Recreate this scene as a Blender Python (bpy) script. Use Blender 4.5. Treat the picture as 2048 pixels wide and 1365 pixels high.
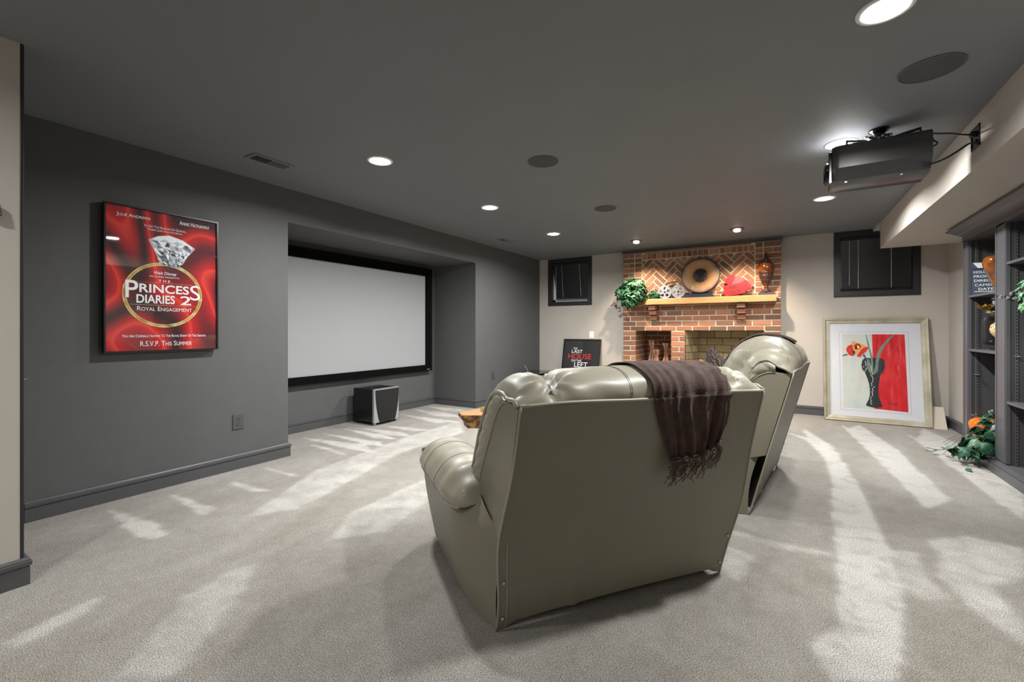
import bpy, bmesh, math, random
import numpy as np
from mathutils import Vector, Matrix, Euler

# ------------------------------------------------------------ camera, world, exposure
for o in list(bpy.data.objects): bpy.data.objects.remove(o)
scene = bpy.context.scene
COL = scene.collection
PI = math.pi
CEIL = 2.44
CAMZ = 1.152
cam_data = bpy.data.cameras.new('camera')
cam = bpy.data.objects.new('camera', cam_data)
COL.objects.link(cam)
cam_data.sensor_width = 36.0
cam_data.lens = 880.0 / 2048.0 * 36.0
cam_data.shift_y = -22.5 / 2048.0
cam_data.clip_start = 0.05
cam.location = (0, 0, CAMZ)
cam.rotation_euler = (PI / 2, 0, math.atan(544.0 / 880.0))
scene.camera = cam
scene.view_settings.view_transform = 'Standard'
scene.view_settings.look = 'None'
scene.view_settings.gamma = 1.0
scene.view_settings.use_curve_mapping = False
scene.view_settings.exposure = 0.3
CANP, REARK, SPOTP = 45.0, 0.32, 170.0   # watts: recessed lights, share for the added unseen rear ones, accent spots
world = bpy.data.worlds.new('world')
scene.world = world
world.use_nodes = True
world.node_tree.nodes['Background'].inputs[0].default_value = (0.80, 0.88, 1.0, 1)
world.node_tree.nodes['Background'].inputs[1].default_value = 1.2
rnd = random.Random(7)

# ------------------------------------------------------------ materials
def srgb(r, g, b):
    def f(c):
        c /= 255.0
        return c / 12.92 if c <= 0.04045 else ((c + 0.055) / 1.055) ** 2.4
    return (f(r), f(g), f(b), 1.0)

def nodes_of(m):
    m.use_nodes = True
    nt = m.node_tree
    return nt, nt.nodes, nt.links, nt.nodes['Principled BSDF']

def mat(name, col, rough=0.5, metal=0.0, var=0.0, vscale=8.0, bump=0.0, bscale=60.0, coat=0.0, sheen=0.0, stretch=(1, 1, 1), spec=0.5, detail=4.0):
    m = bpy.data.materials.new(name)
    nt, N, L, b = nodes_of(m)
    b.inputs['Base Color'].default_value = col
    b.inputs['Roughness'].default_value = rough
    b.inputs['Metallic'].default_value = metal
    b.inputs['Coat Weight'].default_value = coat
    b.inputs['Coat Roughness'].default_value = 0.08
    b.inputs['Sheen Weight'].default_value = sheen
    b.inputs['Specular IOR Level'].default_value = spec
    tc = N.new('ShaderNodeTexCoord'); mp = N.new('ShaderNodeMapping')
    mp.inputs['Scale'].default_value = stretch
    L.new(tc.outputs['Object'], mp.inputs[0])
    if var > 0:
        n = N.new('ShaderNodeTexNoise'); n.inputs['Scale'].default_value = vscale; n.inputs['Detail'].default_value = detail
        L.new(mp.outputs[0], n.inputs['Vector'])
        r = N.new('ShaderNodeValToRGB')
        r.color_ramp.elements[0].position = 0.3; r.color_ramp.elements[1].position = 0.7
        r.color_ramp.elements[0].color = tuple(c * (1 - var) for c in col[:3]) + (1,)
        r.color_ramp.elements[1].color = tuple(min(1, c * (1 + var)) for c in col[:3]) + (1,)
        L.new(n.outputs['Fac'], r.inputs[0]); L.new(r.outputs[0], b.inputs['Base Color'])
    if bump > 0:
        n2 = N.new('ShaderNodeTexNoise'); n2.inputs['Scale'].default_value = bscale; n2.inputs['Detail'].default_value = 3
        L.new(mp.outputs[0], n2.inputs['Vector'])
        bp = N.new('ShaderNodeBump'); bp.inputs['Strength'].default_value = bump; bp.inputs['Distance'].default_value = 0.01
        L.new(n2.outputs['Fac'], bp.inputs['Height']); L.new(bp.outputs[0], b.inputs['Normal'])
    return m

def ramp_mat(name, stops, scale=5.0, rough=0.5, kind='noise', stretch=(1, 1, 1), coat=0.0, distortion=0.0, bump=0.0, detail=5.0, per_object=False, spec=0.5, metal=0.0):
    m = bpy.data.materials.new(name)
    nt, N, L, b = nodes_of(m)
    b.inputs['Roughness'].default_value = rough
    b.inputs['Coat Weight'].default_value = coat
    b.inputs['Specular IOR Level'].default_value = spec
    b.inputs['Metallic'].default_value = metal
    tc = N.new('ShaderNodeTexCoord'); mp = N.new('ShaderNodeMapping'); mp.inputs['Scale'].default_value = stretch
    L.new(tc.outputs['Object'], mp.inputs[0])
    if kind == 'wave':
        n = N.new('ShaderNodeTexWave'); n.inputs['Scale'].default_value = scale; n.inputs['Distortion'].default_value = distortion
        n.inputs['Detail'].default_value = detail
    elif kind == 'voronoi':
        n = N.new('ShaderNodeTexVoronoi'); n.inputs['Scale'].default_value = scale
    else:
        n = N.new('ShaderNodeTexNoise'); n.inputs['Scale'].default_value = scale; n.inputs['Detail'].default_value = detail
        n.inputs['Distortion'].default_value = distortion
    L.new(mp.outputs[0], n.inputs['Vector'])
    src = n.outputs['Distance'] if kind == 'voronoi' else n.outputs['Fac']
    if per_object:
        oi = N.new('ShaderNodeObjectInfo')
        mix = N.new('ShaderNodeMath'); mix.operation = 'MULTIPLY_ADD'; mix.inputs[1].default_value = 0.35
        sc = N.new('ShaderNodeMath'); sc.operation = 'MULTIPLY'; sc.inputs[1].default_value = 0.82
        L.new(oi.outputs['Random'], sc.inputs[0]); L.new(src, mix.inputs[0]); L.new(sc.outputs[0], mix.inputs[2])
        src2 = N.new('ShaderNodeMath'); src2.operation = 'SUBTRACT'; src2.inputs[1].default_value = 0.09
        L.new(mix.outputs[0], src2.inputs[0]); ramp_src = src2.outputs[0]
    else:
        ramp_src = src
    r = N.new('ShaderNodeValToRGB')
    els = r.color_ramp.elements
    els[0].position, els[0].color = stops[0]
    els[1].position, els[1].color = stops[-1]
    for p, c in stops[1:-1]:
        e = els.new(p); e.color = c
    L.new(ramp_src, r.inputs[0]); L.new(r.outputs[0], b.inputs['Base Color'])
    if bump > 0:
        bp = N.new('ShaderNodeBump'); bp.inputs['Strength'].default_value = bump; bp.inputs['Distance'].default_value = 0.01
        L.new(src, bp.inputs['Height']); L.new(bp.outputs[0], b.inputs['Normal'])
    return m

def emis(name, col, s):
    m = bpy.data.materials.new(name)
    nt, N, L, b = nodes_of(m)
    b.inputs['Base Color'].default_value = col
    b.inputs['Emission Color'].default_value = col
    b.inputs['Emission Strength'].default_value = s
    return m

def pane_mat(name, refl=0.07):
    m = bpy.data.materials.new(name); m.use_nodes = True
    nt = m.node_tree; N = nt.nodes; L = nt.links
    N.remove(N['Principled BSDF'])
    t = N.new('ShaderNodeBsdfTransparent'); g = N.new('ShaderNodeBsdfGlossy'); g.inputs['Roughness'].default_value = 0.02
    mx = N.new('ShaderNodeMixShader'); lw = N.new('ShaderNodeLayerWeight'); lw.inputs['Blend'].default_value = 0.5
    p5 = N.new('ShaderNodeMath'); p5.operation = 'POWER'; p5.inputs[1].default_value = 5.0
    fr = N.new('ShaderNodeMath'); fr.operation = 'MULTIPLY_ADD'; fr.inputs[1].default_value = 0.6; fr.inputs[2].default_value = 0.035
    L.new(lw.outputs['Facing'], p5.inputs[0]); L.new(p5.outputs[0], fr.inputs[0])
    L.new(fr.outputs[0], mx.inputs[0]); L.new(t.outputs[0], mx.inputs[1]); L.new(g.outputs[0], mx.inputs[2])
    L.new(mx.outputs[0], N['Material Output'].inputs[0])
    return m

M = {}
M['gray_wall'] = mat('charcoal_wall_paint', srgb(89, 90, 91), 0.62, var=0.03, bump=0.06, bscale=180, spec=0.35)
M['ceiling'] = mat('charcoal_ceiling_paint', srgb(120, 123, 127), 0.60, var=0.03, vscale=2, bump=0.03, bscale=160, spec=0.3)
M['gray_trim'] = mat('charcoal_satin_trim', srgb(80, 80, 83), 0.38, var=0.03, spec=0.5)
M['black_trim'] = mat('black_trim', srgb(40, 40, 42), 0.4)
M['cream'] = mat('cream_wall_paint', srgb(184, 178, 170), 0.75, var=0.025, vscale=3, bump=0.05, bscale=150, spec=0.25)
M['screen'] = mat('projection_fabric', srgb(160, 163, 165), 0.9, spec=0.1)
M['black_velvet'] = mat('black_screen_frame', srgb(10, 10, 10), 0.95, spec=0.1)
M['black_gloss'] = mat('black_gloss', srgb(14, 14, 15), 0.22, coat=0.3)
M['black_matte'] = mat('black_matte', srgb(24, 24, 25), 0.6)
M['black_cloth'] = mat('black_grille_cloth', srgb(22, 22, 23), 0.9, bump=0.3, bscale=900)
M['silver'] = mat('silver_paint', srgb(190, 192, 196), 0.35, metal=0.6)
M['chrome'] = mat('chrome', srgb(210, 210, 210), 0.15, metal=1.0)
M['white'] = mat('white_plastic', srgb(235, 234, 230), 0.4)
M['lens_trim'] = mat('white_light_trim', srgb(225, 225, 225), 0.5)
M['led'] = emis('light_lens', (1, 0.98, 0.95, 1), 40.0)
M['led_spot'] = emis('spot_bulb', (1, 0.93, 0.82, 1), 10.0)
M['grille'] = mat('speaker_grille', srgb(66, 66, 68), 0.6, bump=0.3, bscale=1500)
LEA = srgb(150, 146, 130)
M['leather'] = mat('olive_grey_leather', LEA, 0.45, var=0.05, vscale=5, bump=0.045, bscale=500, coat=0.05, spec=0.5)
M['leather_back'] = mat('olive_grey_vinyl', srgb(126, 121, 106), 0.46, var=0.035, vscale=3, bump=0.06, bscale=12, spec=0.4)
M['piping'] = mat('leather_piping', srgb(150, 148, 134), 0.4)
M['seam'] = mat('seam_thread', srgb(78, 75, 64), 0.7)
M['throw'] = mat('chocolate_chenille', srgb(68, 48, 42), 0.9, var=0.5, vscale=30, bump=0.5, bscale=260, sheen=0.06, stretch=(1, 1, 0.6), detail=8)
M['fringe'] = mat('chocolate_fringe', srgb(82, 68, 60), 0.8, var=0.3, vscale=60)
M['fur'] = ramp_mat('fur_pillow_cloth', [(0.3, srgb(34, 25, 21)), (0.5, srgb(58, 45, 39)), (0.8, srgb(98, 82, 72))], 34, 0.9, 'wave', (1, 1, 1), distortion=7.0, bump=0.6)
M['orange_cloth'] = ramp_mat('orange_print_cloth', [(0.4, srgb(215, 140, 60)), (0.52, srgb(225, 160, 80)), (0.6, srgb(70, 40, 20))], 18, 0.8)
M['mortar'] = mat('sandy_mortar', srgb(214, 206, 176), 0.95, var=0.10, vscale=20, bump=0.5, bscale=140)
M['mortar_dark'] = mat('dark_refractory_mortar', srgb(40, 36, 28), 0.95, var=0.2, vscale=30)
M['brick'] = ramp_mat('red_brick', [(0.02, srgb(88, 82, 76)), (0.10, srgb(120, 94, 80)), (0.35, srgb(146, 102, 84)), (0.6, srgb(160, 110, 88)), (0.85, srgb(176, 124, 98)), (1.0, srgb(190, 148, 122))], 26, 0.88, bump=0.45, per_object=True, detail=7, spec=0.2)
M['firebrick'] = ramp_mat('tan_firebrick', [(0.0, srgb(124, 112, 88)), (0.5, srgb(146, 132, 104)), (1.0, srgb(160, 144, 112))], 20, 0.9, bump=0.25, per_object=True)
M['oak'] = ramp_mat('golden_oak', [(0.25, srgb(170, 122, 78)), (0.5, srgb(190, 142, 94)), (0.75, srgb(204, 158, 108))], 6, 0.42, 'noise', (1.2, 14, 26), distortion=0.6, bump=0.05, detail=6)
M['log_top'] = ramp_mat('varnished_slab_top', [(0.3, srgb(156, 118, 76)), (0.6, srgb(178, 142, 98)), (0.8, srgb(140, 102, 64))], 5, 0.35, 'noise', (14, 2, 14), coat=0.4)
M['log_bark'] = ramp_mat('slab_bark', [(0.35, srgb(50, 34, 20)), (0.5, srgb(104, 72, 40)), (0.68, srgb(178, 128, 72))], 24, 0.6, bump=0.6)
M['brass'] = mat('brass', srgb(205, 170, 90), 0.25, metal=0.9)
M['iron'] = mat('wrought_iron', srgb(22, 22, 24), 0.4, metal=0.5)
M['champagne'] = ramp_mat('champagne_silver_leaf', [(0.3, srgb(146, 140, 118)), (0.55, srgb(176, 170, 148)), (0.75, srgb(196, 194, 180))], 4, 0.36, 'noise', (1, 1, 1), metal=0.35)
M['mat_board'] = mat('white_mat_board', srgb(204, 206, 212), 0.9)
M['mat_line'] = mat('mat_board_bevel', srgb(150, 150, 150), 0.9)
M['art_pale'] = ramp_mat('pale_wash', [(0.3, srgb(172, 184, 184)), (0.5, srgb(190, 196, 190)), (0.7, srgb(186, 182, 168))], 4, 0.8, stretch=(1.5, 1, 0.8))
M['art_red'] = ramp_mat('red_wash', [(0.28, srgb(168, 10, 22)), (0.5, srgb(196, 20, 30)), (0.68, srgb(206, 50, 52)), (0.85, srgb(216, 110, 96))], 5, 0.8, stretch=(4, 1, 0.9))
M['art_black'] = mat('art_black', srgb(28, 30, 34), 0.7)
M['art_white'] = mat('art_white', srgb(226, 230, 230), 0.8)
M['art_green'] = mat('art_grey_green', srgb(104, 128, 122), 0.8, var=0.15, vscale=20)
M['art_teal'] = mat('art_dark_green', srgb(64, 88, 86), 0.8)
M['art_flower'] = mat('art_scarlet', srgb(188, 40, 28), 0.8, var=0.25, vscale=30)
M['art_orange'] = mat('art_orange', srgb(216, 148, 86), 0.8)
M['art_yellow'] = mat('art_yellow', srgb(226, 214, 40), 0.8)
M['satin'] = ramp_mat('red_satin_print', [(0.0, srgb(44, 3, 12)), (0.07, srgb(104, 4, 14)), (0.25, srgb(176, 8, 18)), (0.44, srgb(222, 58, 42)), (0.52, srgb(192, 12, 20)), (0.8, srgb(146, 6, 18)), (1.0, srgb(84, 4, 16))], 1.5, 0.7, 'wave', (1, 1.3, 0.8), distortion=11.0, detail=0.6)
M['gold_print'] = ramp_mat('gold_print', [(0.3, srgb(150, 100, 30)), (0.5, srgb(226, 190, 100)), (0.7, srgb(250, 240, 190))], 9, 0.6, distortion=1.0)
M['print_white'] = mat('white_print', srgb(236, 240, 242), 0.7)
M['print_red'] = mat('red_print', srgb(206, 44, 40), 0.7)
M['print_black'] = mat('black_print', srgb(16, 16, 18), 0.6)
for i, c in enumerate([(236, 242, 246), (176, 186, 196), (110, 118, 128), (48, 52, 60)]):
    M['gem%d' % i] = mat('gem_print_%s' % ['light', 'mid', 'grey', 'dark'][i], srgb(*c), 0.6)
M['poster_black'] = mat('poster_black', srgb(20, 20, 22), 0.35)
M['pane'] = pane_mat('picture_glass')
M['leaf'] = ramp_mat('ivy_leaf', [(0.3, srgb(14, 46, 32)), (0.5, srgb(30, 80, 52)), (0.7, srgb(66, 118, 76))], 30, 0.5, coat=0.1)
M['leaf_big'] = ramp_mat('pothos_leaf', [(0.15, srgb(16, 50, 36)), (0.5, srgb(32, 84, 58)), (0.8, srgb(66, 120, 86)), (1.0, srgb(120, 160, 130))], 16, 0.4, coat=0.15, per_object=True)
M['leaf_light'] = ramp_mat('mint_ivy_leaf', [(0.3, srgb(44, 96, 60)), (0.5, srgb(84, 138, 92)), (0.7, srgb(140, 180, 144))], 30, 0.5)
M['leaf_grey'] = mat('dusty_leaf', srgb(104, 110, 106), 0.7, var=0.2, vscale=30)
M['stem'] = mat('stem', srgb(64, 58, 40), 0.7)
M['petal'] = mat('cream_petal', srgb(222, 208, 150), 0.7, var=0.15, vscale=30)
M['petal_gold'] = mat('gold_leaf', srgb(140, 110, 44), 0.45, var=0.3, vscale=30)
M['reel'] = mat('film_reel_metal', srgb(146, 156, 170), 0.4, metal=0.4)
M['bronze_disc'] = ramp_mat('copper_glaze', [(0.3, srgb(132, 96, 70)), (0.5, srgb(164, 122, 86)), (0.7, srgb(190, 150, 106))], 9, 0.5, coat=0.15)
def radial_mat(name, centre, rad, stops, rough):
    m = bpy.data.materials.new(name); nt, N, L, b = nodes_of(m); b.inputs['Roughness'].default_value = rough; b.inputs['Coat Weight'].default_value = 0.15
    tc = N.new('ShaderNodeTexCoord'); d = N.new('ShaderNodeVectorMath'); d.operation = 'DISTANCE'; d.inputs[1].default_value = centre
    L.new(tc.outputs['Object'], d.inputs[0])
    n = N.new('ShaderNodeTexNoise'); n.inputs['Scale'].default_value = 22; n.inputs['Detail'].default_value = 6; L.new(tc.outputs['Object'], n.inputs['Vector'])
    q = N.new('ShaderNodeMath'); q.operation = 'DIVIDE'; q.inputs[1].default_value = rad; L.new(d.outputs['Value'], q.inputs[0])
    w_ = N.new('ShaderNodeMath'); w_.operation = 'MULTIPLY_ADD'; w_.inputs[1].default_value = 0.3; L.new(n.outputs['Fac'], w_.inputs[0])
    w2 = N.new('ShaderNodeMath'); w2.operation = 'SUBTRACT'; w2.inputs[1].default_value = 0.15; L.new(q.outputs[0], w2.inputs[0]); L.new(w2.outputs[0], w_.inputs[2])
    r = N.new('ShaderNodeValToRGB'); e = r.color_ramp.elements
    e[0].position, e[0].color = stops[0]; e[1].position, e[1].color = stops[-1]
    for p, c in stops[1:-1]:
        k = e.new(p); k.color = c
    L.new(w_.outputs[0], r.inputs[0]); L.new(r.outputs[0], b.inputs['Base Color'])
    return m
M['bronze_disc'] = radial_mat('copper_glaze', (-1.055, 7.0, 1.957), 0.26, [(0.30, srgb(70, 58, 54)), (0.45, srgb(176, 124, 66)), (0.62, srgb(196, 152, 104)), (0.82, srgb(186, 148, 116)), (1.0, srgb(112, 92, 84))], 0.5)
M['dark_bronze'] = mat('dark_bronze', srgb(64, 58, 58), 0.4, var=0.25, vscale=25, bump=0.3, metal=0.5)
M['ticket_red'] = mat('ticket_red', srgb(206, 24, 36), 0.5)
M['ticket_pink'] = mat('ticket_faded_red', srgb(214, 76, 88), 0.55)
M['amber'] = ramp_mat('amber_glaze', [(0.3, srgb(52, 22, 6)), (0.5, srgb(104, 50, 8)), (0.7, srgb(138, 74, 18))], 14, 0.12, coat=0.8, bump=0.02)
M['dark_wood'] = mat('carved_dark_wood', srgb(66, 38, 24), 0.35, var=0.4, vscale=50, bump=0.9, bscale=70, coat=0.3)
M['tangerine'] = mat('tangerine_glaze', srgb(224, 112, 18), 0.1, coat=0.8, var=0.1)
M['terracotta'] = ramp_mat('ridged_terracotta', [(0.3, srgb(116, 76, 58)), (0.5, srgb(150, 106, 84)), (0.7, srgb(176, 134, 110))], 26, 0.8, 'wave', (0.2, 0.2, 3), distortion=1.5, bump=0.5)
M['mosaic'] = ramp_mat('gold_mosaic', [(0.1, srgb(90, 66, 40)), (0.35, srgb(170, 140, 92)), (0.6, srgb(206, 184, 140))], 62, 0.35, 'voronoi', bump=0.5)
M['rust_vase'] = ramp_mat('rust_and_pearl_glaze', [(0.35, srgb(196, 186, 176)), (0.48, srgb(150, 84, 48)), (0.62, srgb(104, 50, 28)), (0.75, srgb(190, 180, 170))], 4.5, 0.15, coat=0.6, distortion=0.6)
M['white_vase'] = mat('white_glaze', srgb(212, 212, 214), 0.2, coat=0.5)
M['slate_print'] = mat('slate_board', srgb(74, 88, 104), 0.35)
M['bookcase'] = mat('charcoal_satin_cabinet', srgb(86, 86, 90), 0.36, var=0.03, vscale=3)
M['bookcase_in'] = mat('charcoal_cabinet_inside', srgb(68, 68, 71), 0.5, var=0.03)
M['slat'] = mat('black_blind_slat', srgb(34, 35, 37), 0.22, coat=0.2)
M['sash'] = mat('white_vinyl_sash', srgb(230, 234, 236), 0.35)
M['outdoor'] = mat('outdoor_well', srgb(120, 125, 130), 0.9)
M['stand_blue'] = mat('dark_navy_lacquer', srgb(38, 52, 66), 0.35)
M['plum'] = mat('plum_book_cloth', srgb(70, 58, 70), 0.6)
M['beige_board'] = mat('beige_board', srgb(196, 186, 172), 0.8, var=0.03)

# ------------------------------------------------------------ building helpers
def root(name, label, cat, loc, rotz=0.0, group=None, kind=None, rot=None):
    o = bpy.data.objects.new(name, None); COL.objects.link(o)
    o.empty_display_size = 0.1
    o.location = loc
    o.rotation_euler = rot if rot else (0, 0, rotz)
    if label: o['label'] = label
    if cat: o['category'] = cat
    if group: o['group'] = group
    if kind: o['kind'] = kind
    return o

def attach(o, parent, local=False):
    o.parent = parent
    if parent.type == 'EMPTY' and not local:
        o.matrix_parent_inverse = Matrix.Translation(-Vector(parent.location))

def finish(name, me, m, parent=None, local=False, label=None, kind=None, smooth=False, sub=0, tagc=None, auto=None):
    if isinstance(me, bmesh.types.BMesh):
        bm = me; me = bpy.data.meshes.new(name); bm.to_mesh(me); bm.free()
    if m is not None:
        me.materials.clear(); me.materials.append(M[m] if isinstance(m, str) else m)
    if smooth:
        for p in me.polygons: p.use_smooth = True
    o = bpy.data.objects.new(name, me); COL.objects.link(o)
    if auto is not None:
        me.set_sharp_from_angle(angle=math.radians(auto))
    if parent is not None: attach(o, parent, local)
    if label: o['label'] = label
    if kind: o['kind'] = kind
    if tagc:
        o['label'], o['category'] = tagc[0], tagc[1]
        if len(tagc) > 2: o['group'] = tagc[2]
    if sub:
        md = o.modifiers.new('sub', 'SUBSURF'); md.levels = sub; md.render_levels = sub
    return o

def bx(bm, x0, x1, y0, y1, z0, z1, bevel=0.0):
    vs = [bm.verts.new(p) for p in ((x0, y0, z0), (x1, y0, z0), (x1, y1, z0), (x0, y1, z0), (x0, y0, z1), (x1, y0, z1), (x1, y1, z1), (x0, y1, z1))]
    fs = []
    for f in ((3, 2, 1, 0), (4, 5, 6, 7), (0, 1, 5, 4), (1, 2, 6, 5), (2, 3, 7, 6), (3, 0, 4, 7)):
        fs.append(bm.faces.new([vs[i] for i in f]))
    if bevel > 0:
        es = list({e for f in fs for e in f.edges})
        bmesh.ops.bevel(bm, geom=es, offset=bevel, segments=2, affect='EDGES', profile=0.5)
    return vs

def box(*a, bevel=0.0):
    bm = bmesh.new(); bx(bm, *a, bevel=bevel); return bm

def frame_bars(bm, axis, d0, d1, u0, u1, v0, v1, w, wv=None):
    """four butt-jointed bars of a rectangular frame lying in the plane normal to axis"""
    wv = wv or w
    for a0, a1, b0, b1 in ((u0, u0 + w, v0, v1), (u1 - w, u1, v0, v1), (u0 + w, u1 - w, v0, v0 + wv), (u0 + w, u1 - w, v1 - wv, v1)):
        if axis == 'y': bx(bm, a0, a1, d0, d1, b0, b1)
        else: bx(bm, d0, d1, a0, a1, b0, b1)

def prism(pts, axis, a0, a1, bm=None, bevel=0.0):
    """extrude a closed 2D outline along an axis; pts are the two other coords in xyz order"""
    bm = bm or bmesh.new()
    def P(p, t):
        if axis == 'x': return (t, p[0], p[1])
        if axis == 'y': return (p[0], t, p[1])
        return (p[0], p[1], t)
    va = [bm.verts.new(P(p, a0)) for p in pts]; vb = [bm.verts.new(P(p, a1)) for p in pts]
    n = len(pts); fs = [bm.faces.new(va), bm.faces.new(vb[::-1])]
    for i in range(n):
        fs.append(bm.faces.new((va[i], vb[i], vb[(i + 1) % n], va[(i + 1) % n])))
    bmesh.ops.recalc_face_normals(bm, faces=fs)
    if bevel > 0:
        es = list({e for f in fs[:2] for e in f.edges})
        bmesh.ops.bevel(bm, geom=es, offset=bevel, segments=2, affect='EDGES', profile=0.5)
    return bm

def lathe(prof, c=(0, 0, 0), n=32, bm=None, axis='z'):
    bm = bm or bmesh.new()
    rings = []
    for r, z in prof:
        ring = []
        for i in range(n):
            a = 2 * PI * i / n
            if axis == 'z': p = (c[0] + r * math.cos(a), c[1] + r * math.sin(a), c[2] + z)
            elif axis == 'y': p = (c[0] + r * math.cos(a), c[1] + z, c[2] + r * math.sin(a))
            else: p = (c[0] + z, c[1] + r * math.cos(a), c[2] + r * math.sin(a))
            ring.append(bm.verts.new(p))
        rings.append(ring)
    fs = []
    for a, b in zip(rings, rings[1:]):
        for i in range(n):
            fs.append(bm.faces.new((a[i], a[(i + 1) % n], b[(i + 1) % n], b[i])))
    fs.append(bm.faces.new(rings[0][::-1])); fs.append(bm.faces.new(rings[-1]))
    bmesh.ops.recalc_face_normals(bm, faces=fs)
    return bm

def tube(pts, r, n=8, bm=None, taper=None):
    bm = bm or bmesh.new()
    pts = [Vector(p) for p in pts]
    rings = []
    up = Vector((0, 0, 1))
    for i, p in enumerate(pts):
        d = (pts[min(i + 1, len(pts) - 1)] - pts[max(i - 1, 0)])
        if d.length < 1e-9: d = Vector((1, 0, 0))
        d.normalize()
        ref = up if abs(d.dot(up)) < 0.95 else Vector((1, 0, 0))
        s = d.cross(ref).normalized(); t = s.cross(d).normalized()
        rr = r if taper is None else r * (1 + (taper - 1) * i / (len(pts) - 1))
        rings.append([bm.verts.new(p + s * (rr * math.cos(2 * PI * k / n)) + t * (rr * math.sin(2 * PI * k / n))) for k in range(n)])
    for a, b in zip(rings, rings[1:]):
        for k in range(n):
            bm.faces.new((a[k], a[(k + 1) % n], b[(k + 1) % n], b[k]))
    bm.faces.new(rings[0][::-1]); bm.faces.new(rings[-1])
    return bm

def grid(nu, nv, f, cu=False, cv=False, bm=None):
    bm = bm or bmesh.new()
    V = [[bm.verts.new(f(i / (nu if cu else nu - 1), j / (nv if cv else nv - 1))) for j in range(nv)] for i in range(nu)]
    for i in range(nu if cu else nu - 1):
        for j in range(nv if cv else nv - 1):
            bm.faces.new((V[i][j], V[(i + 1) % nu][j], V[(i + 1) % nu][(j + 1) % nv], V[i][(j + 1) % nv]))
    return bm

def interp(pts, t):
    """piecewise-linear on [0,1] by index"""
    n = len(pts) - 1
    k = min(int(t * n), n - 1); f = t * n - k
    return tuple(a + (b - a) * f for a, b in zip(pts[k], pts[k + 1]))

def catmull(pts, per=6):
    P = [Vector(p) for p in pts]; out = []
    for i in range(len(P) - 1):
        p0 = P[max(i - 1, 0)]; p1 = P[i]; p2 = P[i + 1]; p3 = P[min(i + 2, len(P) - 1)]
        for k in range(per):
            t = k / per
            out.append(0.5 * ((2 * p1) + (p2 - p0) * t + (2 * p0 - 5 * p1 + 4 * p2 - p3) * t * t + (3 * p1 - p0 - 3 * p2 + p3) * t ** 3))
    out.append(P[-1]); return out

def arc_resample(pts, n):
    P = [Vector(p) for p in pts]; L = [0]
    for a, b in zip(P, P[1:]): L.append(L[-1] + (b - a).length)
    out = []; k = 0
    for i in range(n):
        s = L[-1] * i / (n - 1)
        while k < len(P) - 2 and L[k + 1] < s: k += 1
        f = (s - L[k]) / max(L[k + 1] - L[k], 1e-9)
        out.append(P[k].lerp(P[k + 1], f))
    return out

def soft_box(cx, cy, cz, rx, ry, rz, e=0.35, nu=28, nv=16, bulge=None):
    def sp(c, p): return math.copysign(abs(c) ** p, c)
    def f(u, v):
        a = 2 * PI * u; b = -PI / 2 + PI * v
        x = rx * sp(math.cos(b), e) * sp(math.cos(a), e); y = ry * sp(math.cos(b), e) * sp(math.sin(a), e); z = rz * sp(math.sin(b), e)
        if bulge: x, y, z = bulge(x, y, z)
        return (cx + x, cy + y, cz + z)
    bm = grid(nu, nv, f, cu=True)
    bmesh.ops.remove_doubles(bm, verts=bm.verts, dist=1e-5)
    bmesh.ops.recalc_face_normals(bm, faces=bm.faces)
    return bm

def text_mesh(s, small_caps=False, bold=0.0, spacing=1.0):
    cu = bpy.data.curves.new('lettering', 'FONT')
    cu.body = s
    if small_caps:
        cu.small_caps_scale = 0.78
        for ch in cu.body_format: ch.use_small_caps = True
    cu.offset = bold; cu.space_character = spacing; cu.resolution_u = 4
    t = bpy.data.objects.new('lettering', cu); COL.objects.link(t)
    dg = bpy.context.evaluated_depsgraph_get()
    me = bpy.data.meshes.new_from_object(t.evaluated_get(dg))
    bpy.data.objects.remove(t); bpy.data.curves.remove(cu)
    return me

def lettering(s, plane, box4, m, parent, local=False, small_caps=False, bold=0.0, flip=False, name='lettering', spacing=1.0, shear=0.0):
    """fit text in box4=(u0,v0,u1,v1); plane(u,v,h)->xyz"""
    if 'M' in s.upper(): bold = 0.0
    me = text_mesh(s, small_caps, bold, spacing)
    co = [v.co.copy() for v in me.vertices]
    x0 = min(c.x for c in co); x1 = max(c.x for c in co); y0 = min(c.y for c in co); y1 = max(c.y for c in co)
    u0, v0, u1, v1 = box4
    for v, c in zip(me.vertices, co):
        fx = (c.x - x0) / (x1 - x0); fy = (c.y - y0) / max(y1 - y0, 1e-6)
        if flip: fx, fy = 1 - fx, 1 - fy
        v.co = plane(u0 + (u1 - u0) * fx + shear * fy, v0 + (v1 - v0) * fy, 0.0)
    me.name = name
    return finish(name, me, m, parent, local)

def flat(polys, plane, h, m, parent, name, local=False):
    bm = bmesh.new()
    for p in polys:
        bm.faces.new([bm.verts.new(plane(u, v, h)) for u, v in p])
    return finish(name, bm, m, parent, local)
# ------------------------------------------------------------ the setting
def struct(name, bm, m, parent=None, **k):
    o = finish(name, bm, m, parent, **k)
    if parent is None: o['kind'] = 'structure'
    return o

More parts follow.
